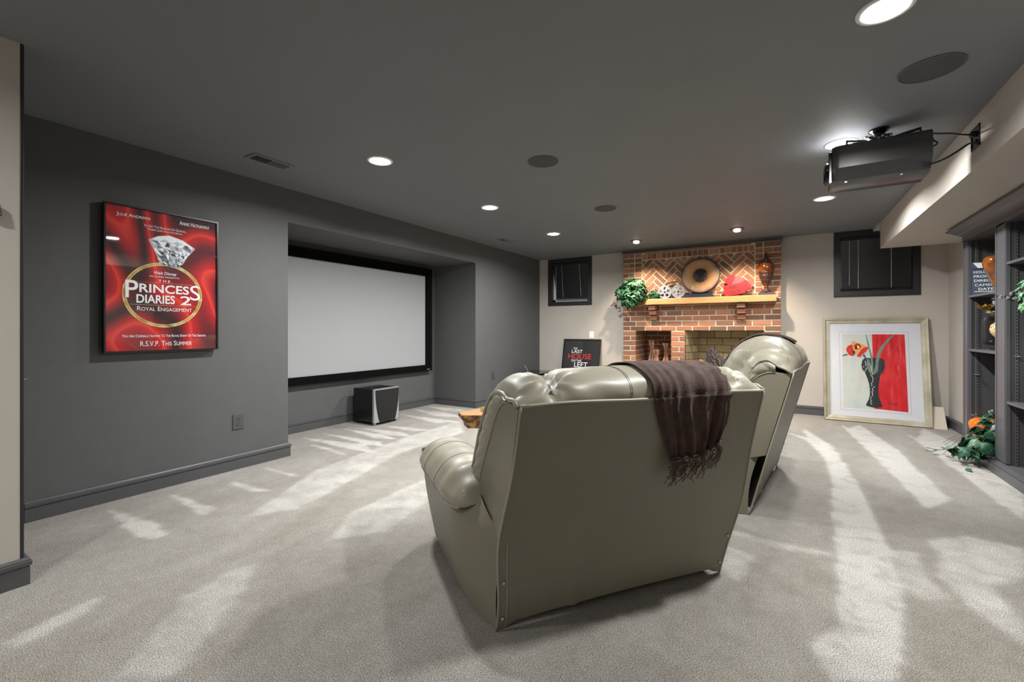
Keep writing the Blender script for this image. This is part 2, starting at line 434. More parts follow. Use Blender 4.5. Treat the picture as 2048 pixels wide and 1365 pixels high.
# carpet: brushed-pile tracks stored as a colour attribute on a fine grid
TRACKS = [
    (1,[(-3.671,1.038),(-3.237,1.104),(-2.961,1.096),(-2.949,1.006),(-3.195,0.986)]),
    (1,[(-3.664,1.364),(-3.395,1.39),(-3.111,1.406),(-3.048,1.299),(-3.274,1.327)]),
    (0.8,[(-3.63,1.706),(-3.429,1.74),(-3.109,1.77),(-3.227,1.686)]),
    (0.7,[(-3.687,2.04),(-3.244,2.071),(-3.275,2.032)]),
    (0.9,[(-4.432,2.803),(-3.579,2.99),(-3.234,2.81),(-3.647,2.793)]),
    (0.9,[(-4.434,3.055),(-3.531,3.129),(-3.35,3.028),(-3.579,2.99)]),
    (0.9,[(-4.39,3.33),(-3.723,3.365),(-3.439,3.299),(-3.687,3.204)]),
    (0.8,[(-4.224,3.462),(-3.629,3.552),(-3.386,3.45),(-3.74,3.38)]),
    (0.7,[(-4.136,3.665),(-3.727,3.798),(-3.462,3.791),(-3.581,3.649)]),
    (0.8,[(-4.143,2.696),(-3.783,2.709),(-3.356,2.645),(-3.602,2.629)]),
    (0.8,[(-4.494,4.311),(-3.868,4.323),(-3.447,4.328),(-3.649,4.121)]),
    (0.8,[(-4.585,4.673),(-4.003,4.714),(-3.579,4.592),(-3.946,4.457)]),
    (0.7,[(-4.574,4.956),(-4.03,5.061),(-3.807,4.938),(-4.084,4.81)]),
    (0.55,[(-2.815,1.443),(-3.265,2.228),(-3.439,3.299),(-3.491,4.383),(-3.048,3.911),(-3.048,2.925),(-2.727,1.953),(-2.67,1.657)]),
    (0.5,[(-2.12,1.518),(-2.321,1.83),(-2.361,2.585),(-2.052,2.269),(-1.934,1.765)]),
    (0.5,[(-1.885,0.554),(-2.209,0.887),(-2.255,1.101),(-2.212,1.178),(-2.047,1.049),(-1.812,0.765),(-1.726,0.652)]),
    (0.6,[(-2.448,0.386),(-2.488,0.548),(-2.522,0.694),(-2.431,0.654),(-2.373,0.491),(-2.361,0.428)]),
    (1,[(0.184,6.199),(0.407,5.364),(0.454,4.526),(0.472,3.811),(0.462,3.007),(0.454,2.645),(0.424,2.414),(0.319,1.888),(0.135,1.774),(0.08,1.946),(0.187,2.118),(0.196,2.306),(0.235,2.919),(0.255,3.364),(0.319,4.207),(0.307,4.848),(0.207,5.479),(-0.012,5.891),(0.047,5.809),(0.213,5.636)]),
    (1,[(0.643,6.419),(0.778,6.765),(0.922,5.55),(0.949,4.287),(0.963,4.115),(0.783,3.801),(0.724,4.757),(0.586,6.646)]),
    (1,[(1.381,6.875),(1.515,5.917),(1.502,5.371),(1.499,4.725),(1.231,3.88),(1.214,4.27),(1.209,4.814),(1.155,6.38),(1.194,6.19)]),
    (0.7,[(0.668,3.241),(0.685,3.095),(0.613,2.803),(0.655,2.557),(0.744,2.344),(0.801,2.526),(0.787,2.812),(0.949,2.99),(1.074,3.385),(0.877,3.428)]),
    (0.5,[(0.457,3.004),(0.585,3.033),(0.563,2.732),(0.614,2.598),(0.516,2.504),(0.442,2.618)]),
    (0.6,[(-0.279,2.601),(-0.13,2.542),(-0.167,2.28),(-0.209,2.274),(-0.274,2.383)]),
    (0.5,[(-0.259,2.814),(-0.025,2.786),(0.213,2.802),(0.209,2.751),(-0.024,2.707),(-0.254,2.757)]),
]
def build_floor():
    x0, x1, nx = -4.72, 1.94, 334
    ys = np.concatenate([np.linspace(-3.5, 0.0, 8)[:-1], np.linspace(0.0, 7.9, 396)])
    xs = np.linspace(x0, x1, nx)
    X, Y = np.meshgrid(xs, ys, indexing='ij')
    mask = np.zeros_like(X)
    for s, poly in TRACKS:
        ins = np.zeros(X.shape, bool); n = len(poly)
        for i in range(n):
            ax, ay = poly[i]; bx_, by = poly[(i + 1) % n]
            if ay == by: continue
            c = ((ay > Y) != (by > Y)) & (X < (bx_ - ax) * (Y - ay) / (by - ay) + ax)
            ins ^= c
        mask = np.maximum(mask, ins * s)
    for _ in range(1):
        mask[1:-1, 1:-1] = (mask[1:-1, 1:-1] * 2 + mask[:-2, 1:-1] + mask[2:, 1:-1] + mask[1:-1, :-2] + mask[1:-1, 2:]) / 6
    ny = len(ys)
    verts = np.stack([X.ravel(), Y.ravel(), np.zeros(X.size)], 1)
    i, j = np.meshgrid(np.arange(nx - 1), np.arange(ny - 1), indexing='ij')
    a = (i * ny + j).ravel()
    faces = np.stack([a, a + ny, a + ny + 1, a + 1], 1)
    me = bpy.data.meshes.new('floor')
    me.from_pydata(verts.tolist(), [], faces.tolist())
    at = me.color_attributes.new('pile', 'FLOAT_COLOR', 'POINT')
    c = np.ones((X.size, 4), np.float32); c[:, :3] = mask.ravel()[:, None]
    at.data.foreach_set('color', c.ravel())
    m = bpy.data.materials.new('cut_pile_carpet')
    nt, N, L, b = nodes_of(m)
    b.inputs['Roughness'].default_value = 0.95; b.inputs['Specular IOR Level'].default_value = 0.1
    b.inputs['Sheen Weight'].default_value = 0.15
    tc = N.new('ShaderNodeTexCoord')
    vc = N.new('ShaderNodeVertexColor'); vc.layer_name = 'pile'
    def noise(scale, detail=3, dist=0.0, st=(1, 1, 1)):
        mp = N.new('ShaderNodeMapping'); mp.inputs['Scale'].default_value = st
        L.new(tc.outputs['Object'], mp.inputs[0])
        n = N.new('ShaderNodeTexNoise'); n.inputs['Scale'].default_value = scale; n.inputs['Detail'].default_value = detail; n.inputs['Distortion'].default_value = dist
        L.new(mp.outputs[0], n.inputs['Vector']); return n.outputs['Fac']
    def math_(op, a, b_=None, c_=None, clamp=False):
        n = N.new('ShaderNodeMath'); n.operation = op; n.use_clamp = clamp
        for k, v in enumerate((a, b_, c_)):
            if v is None: continue
            if isinstance(v, (int, float)): n.inputs[k].default_value = v
            else: L.new(v, n.inputs[k])
        return n.outputs[0]
    big = noise(1.3, 5, 0.8, (1.3, 0.55, 1))
    mid = noise(7, 4, 0.6); sml = noise(26, 3, 0.4); tuft = noise(290, 2)
    fine = noise(215, 4)
    vfine = noise(420, 1)
    big2 = math_('MULTIPLY_ADD', big, 2.8, -1.15, True)
    mid2 = math_('MULTIPLY_ADD', mid, 2.0, -0.5, True)
    brk = math_('MULTIPLY_ADD', mid2, 0.75, 0.42, True)
    t1 = math_('MULTIPLY', vc.outputs['Color'], brk)
    sm2 = math_('MULTIPLY_ADD', sml, 1.6, -0.55, True)
    amb0 = math_('MULTIPLY', sm2, 0.20)
    amb = math_('MULTIPLY_ADD', big2, 0.30, amb0)
    amb2 = math_('MULTIPLY_ADD', mid2, 0.20, amb)
    tot = math_('ADD', t1, amb2, None, True)
    mx = N.new('ShaderNodeMix'); mx.data_type = 'RGBA'
    L.new(tot, mx.inputs[0])
    mx.inputs[6].default_value = CARPET_DARK; mx.inputs[7].default_value = CARPET_LIGHT
    f1 = math_('MULTIPLY_ADD', fine, 3.6, -0.85); f2 = math_('MULTIPLY_ADD', vfine, 0.9, 0.55)
    f3 = math_('MULTIPLY', f1, f2)
    dots = math_('MULTIPLY_ADD', tuft, 9.0, -3.75, True)
    dk = math_('MULTIPLY_ADD', dots, 0.62, 0.44)
    f3b = math_('MULTIPLY_ADD', f3, 0.75, 0.36)
    f4 = math_('MULTIPLY', f3b, dk)
    mm = N.new('ShaderNodeMix'); mm.data_type = 'RGBA'; mm.blend_type = 'MULTIPLY'; mm.inputs[0].default_value = 1.0
    L.new(mx.outputs[2], mm.inputs[6])
    cmb = N.new('ShaderNodeCombineColor')
    for k in range(3): L.new(f4, cmb.inputs[k])
    L.new(cmb.outputs[0], mm.inputs[7]); L.new(mm.outputs[2], b.inputs['Base Color'])
    bp = N.new('ShaderNodeBump'); bp.inputs['Strength'].default_value = 0.45; bp.inputs['Distance'].default_value = 0.010
    L.new(f3, bp.inputs['Height']); L.new(bp.outputs[0], b.inputs['Normal'])
    o = finish('floor', me, m); o['kind'] = 'structure'
CARPET_DARK = srgb(136, 131, 122); CARPET_LIGHT = srgb(196, 194, 188)
build_floor()

XL, XR = -3.85, 0.0
bm = bmesh.new()
bx(bm, -4.0, -3.85, -3.5, 2.34, -0.02, CEIL)
bx(bm, -4.0, -3.85, 2.34, 5.21, 2.135, CEIL)
bx(bm, -4.8, -4.0, 2.19, 5.36, 2.135, 2.25)
bx(bm, -4.8, -4.0, 2.19, 2.34, -0.02, 2.135)
bx(bm, -4.8, -4.0, 5.21, 5.36, -0.02, 2.135)
bx(bm, -4.8, -4.64, 2.34, 5.21, -0.02, 2.135)
bx(bm, -4.0, -3.85, 5.21, 7.35, -0.02, CEIL)
struct('wall_left', bm, 'gray_wall')
struct('ceiling', box(-4.8, 2.0, -3.6, 7.9, CEIL, CEIL + 0.1), 'ceiling')

WIN = [(-3.667, -2.825, 1.584, 2.425), (0.56, 1.419, 1.580, 2.432)]
def hole_wall(bm, x0, x1, y0, y1, holes):
    cur = x0
    for hx0, hx1, hz0, hz1 in holes:
        bx(bm, cur, hx0, y0, y1, -0.02, CEIL)
        bx(bm, hx0, hx1, y0, y1, -0.02, hz0); bx(bm, hx0, hx1, y0, y1, hz1, CEIL)
        cur = hx1
    bx(bm, cur, x1, y0, y1, -0.02, CEIL)
bm = bmesh.new()
hole_wall(bm, -3.85, -2.235, 7.2, 7.36, [(WIN[0][0] + 0.06, WIN[0][1] - 0.06, WIN[0][2] + 0.06, WIN[0][3] - 0.06)])
struct('wall_back', bm, 'cream')
bm = bmesh.new()
hole_wall(bm, -0.045, 2.0, 7.2, 7.36, [(WIN[1][0] + 0.06, WIN[1][1] - 0.06, WIN[1][2] + 0.06, WIN[1][3] - 0.06)])
struct('wall_back', bm, 'cream')
bm = bmesh.new()
bx(bm, 1.67, 1.98, 5.83, 7.2, -0.02, CEIL); bx(bm, 1.86, 1.98, -3.5, 5.83, -0.02, CEIL)
struct('wall_right', bm, 'cream')
struct('wall_rear', box(-3.05, 1.98, -3.5, -3.4, -0.02, CEIL), 'cream')
struct('wall_entry', box(-3.05, -2.92, -3.4, 0.519, -0.02, CEIL), 'cream')
struct('trim_1', box(-3.06, -2.919, 0.519, 0.532, 0.0, CEIL, bevel=0.003), 'black_trim')
# boxed soffit under the stairs along the right-hand side
bm = bmesh.new()
bx(bm, 0.985, 1.86, -3.4, 6.835, 2.13, CEIL)
bx(bm, 1.66, 1.86, 6.0, 6.835, 2.129, CEIL)
bx(bm, 0.962, 1.67, 6.835, 7.2, 2.405, CEIL)
struct('trim_2', bm, 'cream')
# black crown strip over the brickwork
prof = [(7.2, 2.385), (7.085, 2.385), (7.075, 2.40), (7.06, 2.412), (7.045, 2.43), (7.04, 2.44), (7.2, 2.44)]
struct('trim_3', prism(prof, 'x', -2.25, -0.02), 'black_trim')

BB = [(0, 0), (0.016, 0), (0.016, 0.082), (0.013, 0.085), (0.021, 0.088), (0.022, 0.106), (0.016, 0.110), (0.018, 0.113), (0.010, 0.121), (0, 0.122)]
# m0, m1: mitre the start / end (+1 outer corner, -1 inner corner, 0 square)
def base_y(bm, X, sgn, y0, y1, m0=0, m1=0):
    n = len(bm.verts); prism([(X + sgn * d, z) for d, z in BB], 'y', y0, y1, bm); bm.verts.ensure_lookup_table()
    for k, v in enumerate(list(bm.verts)[n:]):
        d = BB[k % len(BB)][0]; v.co.y += (-m0 * d) if k < len(BB) else m1 * d
def base_x(bm, Y, sgn, x0, x1, m0=0, m1=0):
    n = len(bm.verts); prism([(Y + sgn * d, z) for d, z in BB], 'x', x0, x1, bm); bm.verts.ensure_lookup_table()
    for k, v in enumerate(list(bm.verts)[n:]):
        d = BB[k % len(BB)][0]; v.co.x += (-m0 * d) if k < len(BB) else m1 * d
bm = bmesh.new()
base_y(bm, -3.85, 1, 0.70, 2.34, 0, 1); base_x(bm, 2.34, 1, -4.64, -3.85, -1, 1); base_y(bm, -4.64, 1, 2.34, 5.21, -1, -1)
base_x(bm, 5.21, -1, -4.64, -3.85, -1, 1); base_y(bm, -3.85, 1, 5.21, 7.2, 1, -1)
struct('baseboard_left', bm, 'gray_trim')
bm = bmesh.new(); base_x(bm, 7.2, -1, -3.85, -2.24); base_x(bm, 7.2, -1, -0.04, 1.67)
struct('baseboard_back', bm, 'gray_trim')
bm = bmesh.new(); base_y(bm, 1.67, -1, 5.83, 7.2)
struct('baseboard_right', bm, 'gray_trim')
bm = bmesh.new(); base_y(bm, -2.92, 1, -3.4, 0.532, 0, 1); base_x(bm, 0.532, 1, -3.06, -2.92, 0, 1)
struct('baseboard_entry', bm, 'gray_trim')

# door at the far left, just past the entry wall: only casing edge and lever show
d = root('door_1', None, None, (-3.85, 0.2, 0), kind='structure')
d['label'] = 'charcoal painted door at far left behind the cream wall, with chrome lever'
bm = bmesh.new()
bx(bm, -3.85, -3.83, 0.60, 0.692, 0, 2.375, bevel=0.003); bx(bm, -3.85, -3.83, -0.32, -0.23, 0, 2.375, bevel=0.003)
bx(bm, -3.85, -3.83, -0.32, 0.692, 2.29, 2.375, bevel=0.003)
finish('door_casing', bm, 'gray_trim', d)
finish('door_panel', box(-3.85, -3.835, -0.23, 0.60, 0.01, 2.29), 'gray_trim', d)
bm = lathe([(0.026, 0), (0.026, 0.008), (0.010, 0.012), (0.010, 0.05), (0.0, 0.05)], (-3.835, 0.55, 0.868), 16, axis='x')
tube([(-3.79, 0.55, 0.868), (-3.788, 0.62, 0.868), (-3.79, 0.70, 0.866)], 0.008, 8, bm)
finish('door_handle', bm, 'chrome', d, label='chrome lever handle', smooth=True, auto=40)

# windows with closed black blinds
def window(n, w, label, skew, cords):
    x0, x1, z0, z1 = w
    r = root('window_%d' % n, label, None, ((x0 + x1) / 2, 7.2, z0), kind='structure')
    bm = bmesh.new()
    cw = 0.072
    def casing(a0, a1, b0, b1):  # mitred frame cross-sections as stacked steps
        for inset, dep, e in ((0.0, 0.016, 0.002), (0.012, 0.024, 0.028), (0.05, 0.017, 0.012)):
            frame_bars(bm, 'y', 7.2 - dep, 7.2, a0 + inset, a1 - inset, b0 + inset, b1 - inset, e + 0.01)
    casing(x0, x1, z0, z1)
    finish('casing', bm, 'gray_trim' if n == 9 else 'black_trim', r)
    ix0, ix1, iz0, iz1 = x0 + cw, x1 - cw, z0 + cw, z1 - cw
    bm = bmesh.new()
    for a in ((ix0 - 0.014, ix0, 7.2, 7.34, iz0, iz1), (ix1, ix1 + 0.014, 7.2, 7.34, iz0, iz1), (ix0 - 0.014, ix1 + 0.014, 7.2, 7.34, iz0 - 0.014, iz0), (ix0 - 0.014, ix1 + 0.014, 7.2, 7.34, iz1, iz1 + 0.014)): bx(bm, *a)
    finish('jamb', bm, 'black_trim', r)
    bm = bmesh.new()
    s = 0.04
    bx(bm, ix0, ix0 + s, 7.27, 7.31, iz0, iz1); bx(bm, ix1 - s, ix1, 7.27, 7.31, iz0, iz1)
    bx(bm, ix0, ix1, 7.27, 7.31, iz0, iz0 + s); bx(bm, ix0, ix1, 7.27, 7.31, iz1 - s, iz1)
    finish('sash', bm, 'sash', r, label='white window sash showing past the blind')
    finish('glass', box(ix0 + s, ix1 - s, 7.288, 7.292, iz0 + s, iz1 - s), 'pane', r)
    finish('headrail', box(ix0 + 0.004, ix1 - 0.004, 7.205, 7.235, iz1 - 0.045, iz1 - 0.004, bevel=0.003), 'slat', r)
    H_ = iz1 - 0.05 - iz0; ns = int(H_ / 0.0185); me = None
    W_ = ix1 - ix0
    zb = iz0 + (0.055 if skew else 0.012)
    ns = int((iz1 - 0.05 - zb) / 0.0185)
    me = bpy.data.meshes.new('slat')
    b2 = bmesh.new()
    def sf(u, v):
        x = (u - 0.5); y = (v - 0.5) * 0.023
        return (x, y * 0.35, -y * 0.94 + 0.0022 * (1 - (2 * v - 1) ** 2))
    grid(2, 5, sf, bm=b2); b2.to_mesh(me); b2.free()
    me.materials.append(M['slat'])
    for p in me.polygons: p.use_smooth = True
    for k in range(ns + 1):
        z = iz1 - 0.055 - k * 0.0185; t = k / ns
        l = ix0 + 0.010 + skew * t; rr = ix1 - 0.006
        o = bpy.data.objects.new('slat', me); COL.objects.link(o)
        attach(o, r); o.location = ((l + rr) / 2, 7.22, z); o.scale = (rr - l, 1, 1)
    bm = bmesh.new()
    bx(bm, ix0 + 0.012 + skew, ix1 - 0.006, 7.210, 7.228, zb - 0.016, zb - 0.003)
    finish('bottom_rail', bm, 'slat', r)
    for cx in cords:
        bm = bmesh.new(); k = 0
        for k in range(ns):
            z = iz1 - 0.055 - k * 0.0185; xx = ix0 + cx * W_ + skew * 0.45 * k / ns
            bx(bm, xx - 0.0028, xx + 0.0028, 7.2075, 7.2095, z - 0.005, z + 0.005)  # white dashes paint the daylight that shows through the cord holes
        finish('daylit_cord_holes', bm, 'white', r, label='white dashes along the blind cord, painted for daylight through its holes')
    bm = tube([(ix0 + (0.115 if n == 1 else 0.13) * W_ , 7.2, iz1 - 0.05), (ix0 + (0.115 if n == 1 else 0.13) * W_, 7.2, iz0 + (0.06 if n == 1 else 0.08))], 0.004, 6)
    finish('tilt_wand', bm, 'silver', r)
    return r
window(1, WIN[0], 'small left window high beside the grey wall, crooked black blind', 0.075, (0.27, 0.76))
window(2, WIN[1], 'right window high beside the soffit, black blind hanging straight', 0.0, (0.26, 0.72))
struct('trim_4', box(-4.2, 1.98, 7.88, 7.9, 0.9, 3.0), 'outdoor')

# ------------------------------------------------------------ recessed lights
def disc_lamp(name, x, y, z, power, r, col, spread=PI, parent=None):
    ld = bpy.data.lights.new(name, 'AREA'); ld.shape = 'DISK'; ld.size = 2 * r; ld.energy = power; ld.color = col; ld.spread = spread
    o = bpy.data.objects.new(name, ld); COL.objects.link(o)
    attach(o, parent); o.location = (x, y, z)
    return o
def can(x, y, label, power):
    r = root('recessed_light', label, 'light', (x, y, CEIL), group='white recessed ceiling lights')
    bm = lathe([(0.096, 0.0), (0.096, -0.004), (0.088, -0.008), (0.068, -0.006), (0.068, -0.0005)], (x, y, CEIL), 40)
    # open ring: drop caps
    bmesh.ops.delete(bm, geom=[f for f in bm.faces if len(f.verts) > 4], context='FACES')
    finish('trim_ring', bm, 'lens_trim', r, smooth=True)
    finish('lens', lathe([(0.0, -0.013), (0.03, -0.012), (0.055, -0.008), (0.068, -0.003), (0.068, -0.0005)], (x, y, CEIL), 32), 'led', r)
    disc_lamp('lamp', x, y, CEIL - 0.016, power, 0.066, (1, 0.985, 0.965), spread=2.86, parent=r)
P = CANP
can(-2.615, 2.32, 'round white recessed light nearest the projection screen corner, left row', P)
can(-2.63, 3.81, 'round white recessed light, middle of the left row', P)
can(-2.63, 5.31, 'round white recessed light, farthest of the left row', P)
can(0.345, 2.285, 'large round recessed light at the top right edge, nearest the camera', P)
can(0.335, 3.78, 'round recessed light partly hidden by the projector', P)
can(0.335, 5.27, 'round recessed light below the projector, before the right window', P)
can(-2.05, -0.45, 'unseen round recessed light added behind the camera to light the entry wall', P * REARK)  # this can and the next two are added out of view as fill
can(-0.6, -2.2, 'unseen round recessed light added at the rear of the room as fill', P * REARK)
can(-2.05, -2.2, 'unseen round recessed light added at the rear of the room as fill, left', P * REARK)

def spot(x, y, label):
    r = root('accent_light', label, 'light', (x, y, CEIL), group='black accent lights over the fireplace')
    bm = lathe([(0.085, 0.0), (0.085, -0.004), (0.078, -0.007), (0.062, -0.004), (0.06, -0.001)], (x, y, CEIL), 32)
    bmesh.ops.delete(bm, geom=[f for f in bm.faces if len(f.verts) > 4], context='FACES')
    finish('trim_ring', bm, 'black_matte', r, smooth=True)
    finish('baffle', lathe([(0.0, -0.0025), (0.06, -0.0025), (0.06, -0.0005)], (x, y, CEIL), 24), 'black_matte', r)
    bm = lathe([(0.0, 0.0), (0.028, -0.004), (0.042, -0.014), (0.042, -0.020), (0.0, -0.022)], (0, 0, 0), 24)
    bmesh.ops.rotate(bm, verts=bm.verts, cent=(0, 0, 0), matrix=Matrix.Rotation(math.radians(-14), 3, 'X'))
    bmesh.ops.translate(bm, verts=bm.verts, vec=(x, y + 0.012, CEIL - 0.004))
    finish('bulb', bm, 'led_spot', r, smooth=True)
    ld = bpy.data.lights.new('lamp', 'SPOT'); ld.energy = SPOTP; ld.spot_size = math.radians(88); ld.spot_blend = 0.75; ld.color = (1, 0.82, 0.62); ld.shadow_soft_size = 0.03
    o = bpy.data.objects.new('lamp', ld); COL.objects.link(o); attach(o, r)
    o.location = (x, y + 0.01, CEIL - 0.035)
    o.rotation_euler = (math.radians(27), 0, 0)
spot(-1.82, 6.36, 'small black-rimmed accent light, left of the two by the brickwork')
spot(-0.51, 6.28, 'small black-rimmed accent light, right of the two by the brickwork')

def ceiling_speaker(x, y, r_, label):
    r = root('ceiling_speaker', label, 'speaker', (x, y, CEIL), group='round ceiling speakers')
    bm = lathe([(r_, 0.0), (r_, -0.005), (r_ - 0.006, -0.007), (r_ - 0.008, -0.004)], (x, y, CEIL), 48)
    bmesh.ops.delete(bm, geom=[f for f in bm.faces if len(f.verts) > 4], context='FACES')
    finish('rim', bm, 'gray_trim', r, smooth=True)
    finish('grille', lathe([(0.0, -0.0045), (r_ - 0.007, -0.0045), (r_ - 0.007, -0.0005)], (x, y, CEIL), 48), 'grille', r)
ceiling_speaker(-1.567, 2.985, 0.118, 'round dark ceiling speaker in the middle of the ceiling')
ceiling_speaker(-1.61, 4.489, 0.118, 'round dark ceiling speaker nearer the fireplace')
ceiling_speaker(0.615, 2.93, 0.128, 'large round grey ceiling speaker at upper right')

def vent(x0, x1, y0, y1, label, fine=True):
    r = root('ceiling_vent', label, 'vent', ((x0 + x1) / 2, (y0 + y1) / 2, CEIL))
    bm = bmesh.new(); e = 0.022; z = CEIL
    for a in ((x0, x0 + e, y0, y1), (x1 - e, x1, y0, y1), (x0 + e, x1 - e, y0, y0 + e), (x0 + e, x1 - e, y1 - e, y1), (x0 + e, x1 - e, (y0 + y1) / 2 - 0.006, (y0 + y1) / 2 + 0.006)):
        bx(bm, *a, z - 0.009, z - 0.0003)
    finish('frame', bm, 'ceiling', r)
    finish('duct', box(x0 + 0.004, x1 - 0.004, y0 + 0.004, y1 - 0.004, z - 0.002, z - 0.0004), 'print_black' if fine else 'ceiling', r)
    bm = bmesh.new(); n = 26
    for k in range(n):
        yy = y0 + e + (k + 0.5) * (y1 - y0 - 2 * e) / n
        t = 0.35 if yy < (y0 + y1) / 2 else -0.35
        for q in range(1):
            vs = bx(bm, x0 + e, x1 - e, yy - 0.0008, yy + 0.0008, z - 0.011, z - 0.003)
            for v in vs[4:]: v.co.y += t * 0.012
    finish('louvre', bm, 'ceiling', r, kind='stuff')
vent(-3.415, -3.268, 1.735, 2.045, 'charcoal ceiling air vent near the left wall above the framed poster')
vent(-3.47, -3.35, 5.20, 5.50, 'faint charcoal ceiling vent near the far left wall', fine=False)

# wall plates
def plate_x(X, y0, y1, z0, z1, name, label, cat, m='gray_trim', group=None):
    r = root(name, label, cat, (X, (y0 + y1) / 2, (z0 + z1) / 2), group=group)
    finish('cover_plate', box(X, X + 0.007, y0, y1, z0, z1, bevel=0.002), m, r)
    yc = (y0 + y1) / 2; zc = (z0 + z1) / 2; h = (z1 - z0)
    for s in (-1, 1):
        bm = lathe([(0.017, 0), (0.017, 0.0025), (0.0, 0.0025)], (X + 0.007, yc, zc + s * h * 0.17), 20, axis='x')
        rc = finish('receptacle', bm, m, r)
        bm = bmesh.new()
        for q in (-1, 1): bx(bm, X + 0.009, X + 0.0102, yc + q * 0.006 - 0.0012, yc + q * 0.006 + 0.0012, zc + s * h * 0.17 - 0.001, zc + s * h * 0.17 + 0.009)
        bx(bm, X + 0.009, X + 0.0102, yc - 0.002, yc + 0.002, zc + s * h * 0.17 - 0.010, zc + s * h * 0.17 - 0.005)
        finish('slot', bm, 'print_black', rc)
    return r
plate_x(-3.85, 1.866, 1.951, 0.329, 0.453, 'wall_outlet', 'dark grey wall outlet below and right of the framed poster', 'outlet')
plate_x(-3.85, 5.62, 5.70, 0.39, 0.51, 'wall_outlet', 'dark grey wall outlet on the left wall beyond the screen recess', 'outlet')
r = root('light_switch', 'white wall switch plate on cream wall just above the black sign', 'switch', (-2.83, 7.2, 1.08))
finish('cover_plate', box(-2.872, -2.79, 7.193, 7.2, 1.005, 1.125, bevel=0.002), 'white', r)
finish('rocker', box(-2.847, -2.815, 7.188, 7.193, 1.035, 1.095, bevel=0.001), 'white', r)
r = root('wall_sconce', 'lower edge of a dark wall sconce shade cut off at the far left edge', 'sconce', (-2.88, 0.37, 1.75))
finish('shade', lathe([(0.0, 0.0), (0.026, 0.0), (0.020, 0.05), (0.0, 0.05)], (-2.893, 0.436, 1.648), 24), 'dark_bronze', r, smooth=True, auto=40)
finish('bracket', box(-2.92, -2.895, 0.425, 0.447, 1.665, 1.69, bevel=0.003), 'dark_bronze', r)
# ------------------------------------------------------------ fireplace
FY = 7.09           # face of the brickwork
FX0, FX1 = -2.24, -0.035
fp = root('fireplace', 'red brick fireplace wall with herringbone panel, log niche and open tan firebox', 'fireplace', (-1.14, 7.2, 0))
NX0, NX1 = -2.035, -1.489       # niche
BX0, BX1 = -1.281, -0.241       # firebox
OZ0, OZ1 = 0.36, 1.132
bm = bmesh.new()
yb = FY + 0.007
bx(bm, FX0 + 0.004, NX0 - 0.005, yb, 7.95, 0, 2.385); bx(bm, NX1 + 0.005, BX0 - 0.002, yb, 7.95, 0, OZ1 + 0.006); bx(bm, BX1 + 0.002, FX1 - 0.004, yb, 7.95, 0, OZ1 + 0.006)
bx(bm, NX0 - 0.005, FX1 - 0.004, yb, 7.95, OZ1 + 0.006, 2.385)
bx(bm, NX0 - 0.005, NX1 + 0.005, yb, 7.95, 0, OZ0); bx(bm, BX0 - 0.002, BX1 + 0.002, yb, 7.95, 0, OZ0)
bx(bm, NX0 - 0.005, NX1 + 0.005, 7.82, 7.95, OZ0, OZ1 + 0.006)
finish('mortar', bm, 'mortar', fp)
bm = bmesh.new()   # dark firebox lining behind the firebricks
yk = 7.60; lx, rx = -1.166, -0.345
prism([(BX0 - 0.01, yb), (BX0 + 0.004, yb), (lx + 0.004, yk), (rx - 0.004, yk), (BX1 - 0.004, yb), (BX1 + 0.01, yb), (BX1 + 0.01, 7.8), (BX0 - 0.01, 7.8)], 'z', OZ0, OZ1 + 0.006, bm)
finish('firebox_lining', bm, 'mortar_dark', fp)

def brick_mesh():
    bm = bmesh.new(); bx(bm, -0.5, 0.5, -0.5, 0.5, -0.5, 0.5)
    fr = [f for f in bm.faces if f.normal.y < -0.5 or all(v.co.y < 0 for v in f.verts)]
    es = list({e for f in fr for e in f.edges})
    bmesh.ops.bevel(bm, geom=es, offset=0.045, segments=1, affect='EDGES')
    me = bpy.data.meshes.new('brick'); bm.to_mesh(me); bm.free(); me.materials.append(M['brick']); return me
BME = brick_mesh()
FME = BME.copy(); FME.name = 'firebrick'; FME.materials.clear(); FME.materials.append(M['firebrick'])
low = bmesh.new()
nb = [0]
def brick(x0, x1, z0, z1, y=None, depth=0.05, rotz=0.0, me=None, name='brick'):
    if x1 - x0 < 0.012: return
    y = (FY - rnd.uniform(0, 0.0035)) if y is None else y
    if z1 < 0.52 and rotz == 0:
        bx(low, x0, x1, y, y + depth, z0, z1); return
    o = bpy.data.objects.new(name, me or BME); COL.objects.link(o); attach(o, fp)
    o.scale = (x1 - x0, depth, z1 - z0); o.location = ((x0 + x1) / 2, y + depth / 2, (z0 + z1) / 2)
    o.rotation_euler = (0, rnd.uniform(-0.006, 0.006), 0)
    nb[0] += 1
G = 0.0080
def course(xa, xb, z0, z1, off, L=0.236, **k):
    """running bond between xa and xb"""
    x = xa - off
    while x < xb - 0.001:
        a, b = max(x, xa), min(x + L, xb)
        if b - a > 0.03: brick(a + (G if a > xa else 0.001), b - (G if b < xb else 0.001), z0 + G, z1 - G, **k)
        x += L
CP = 0.0785
zt = OZ1
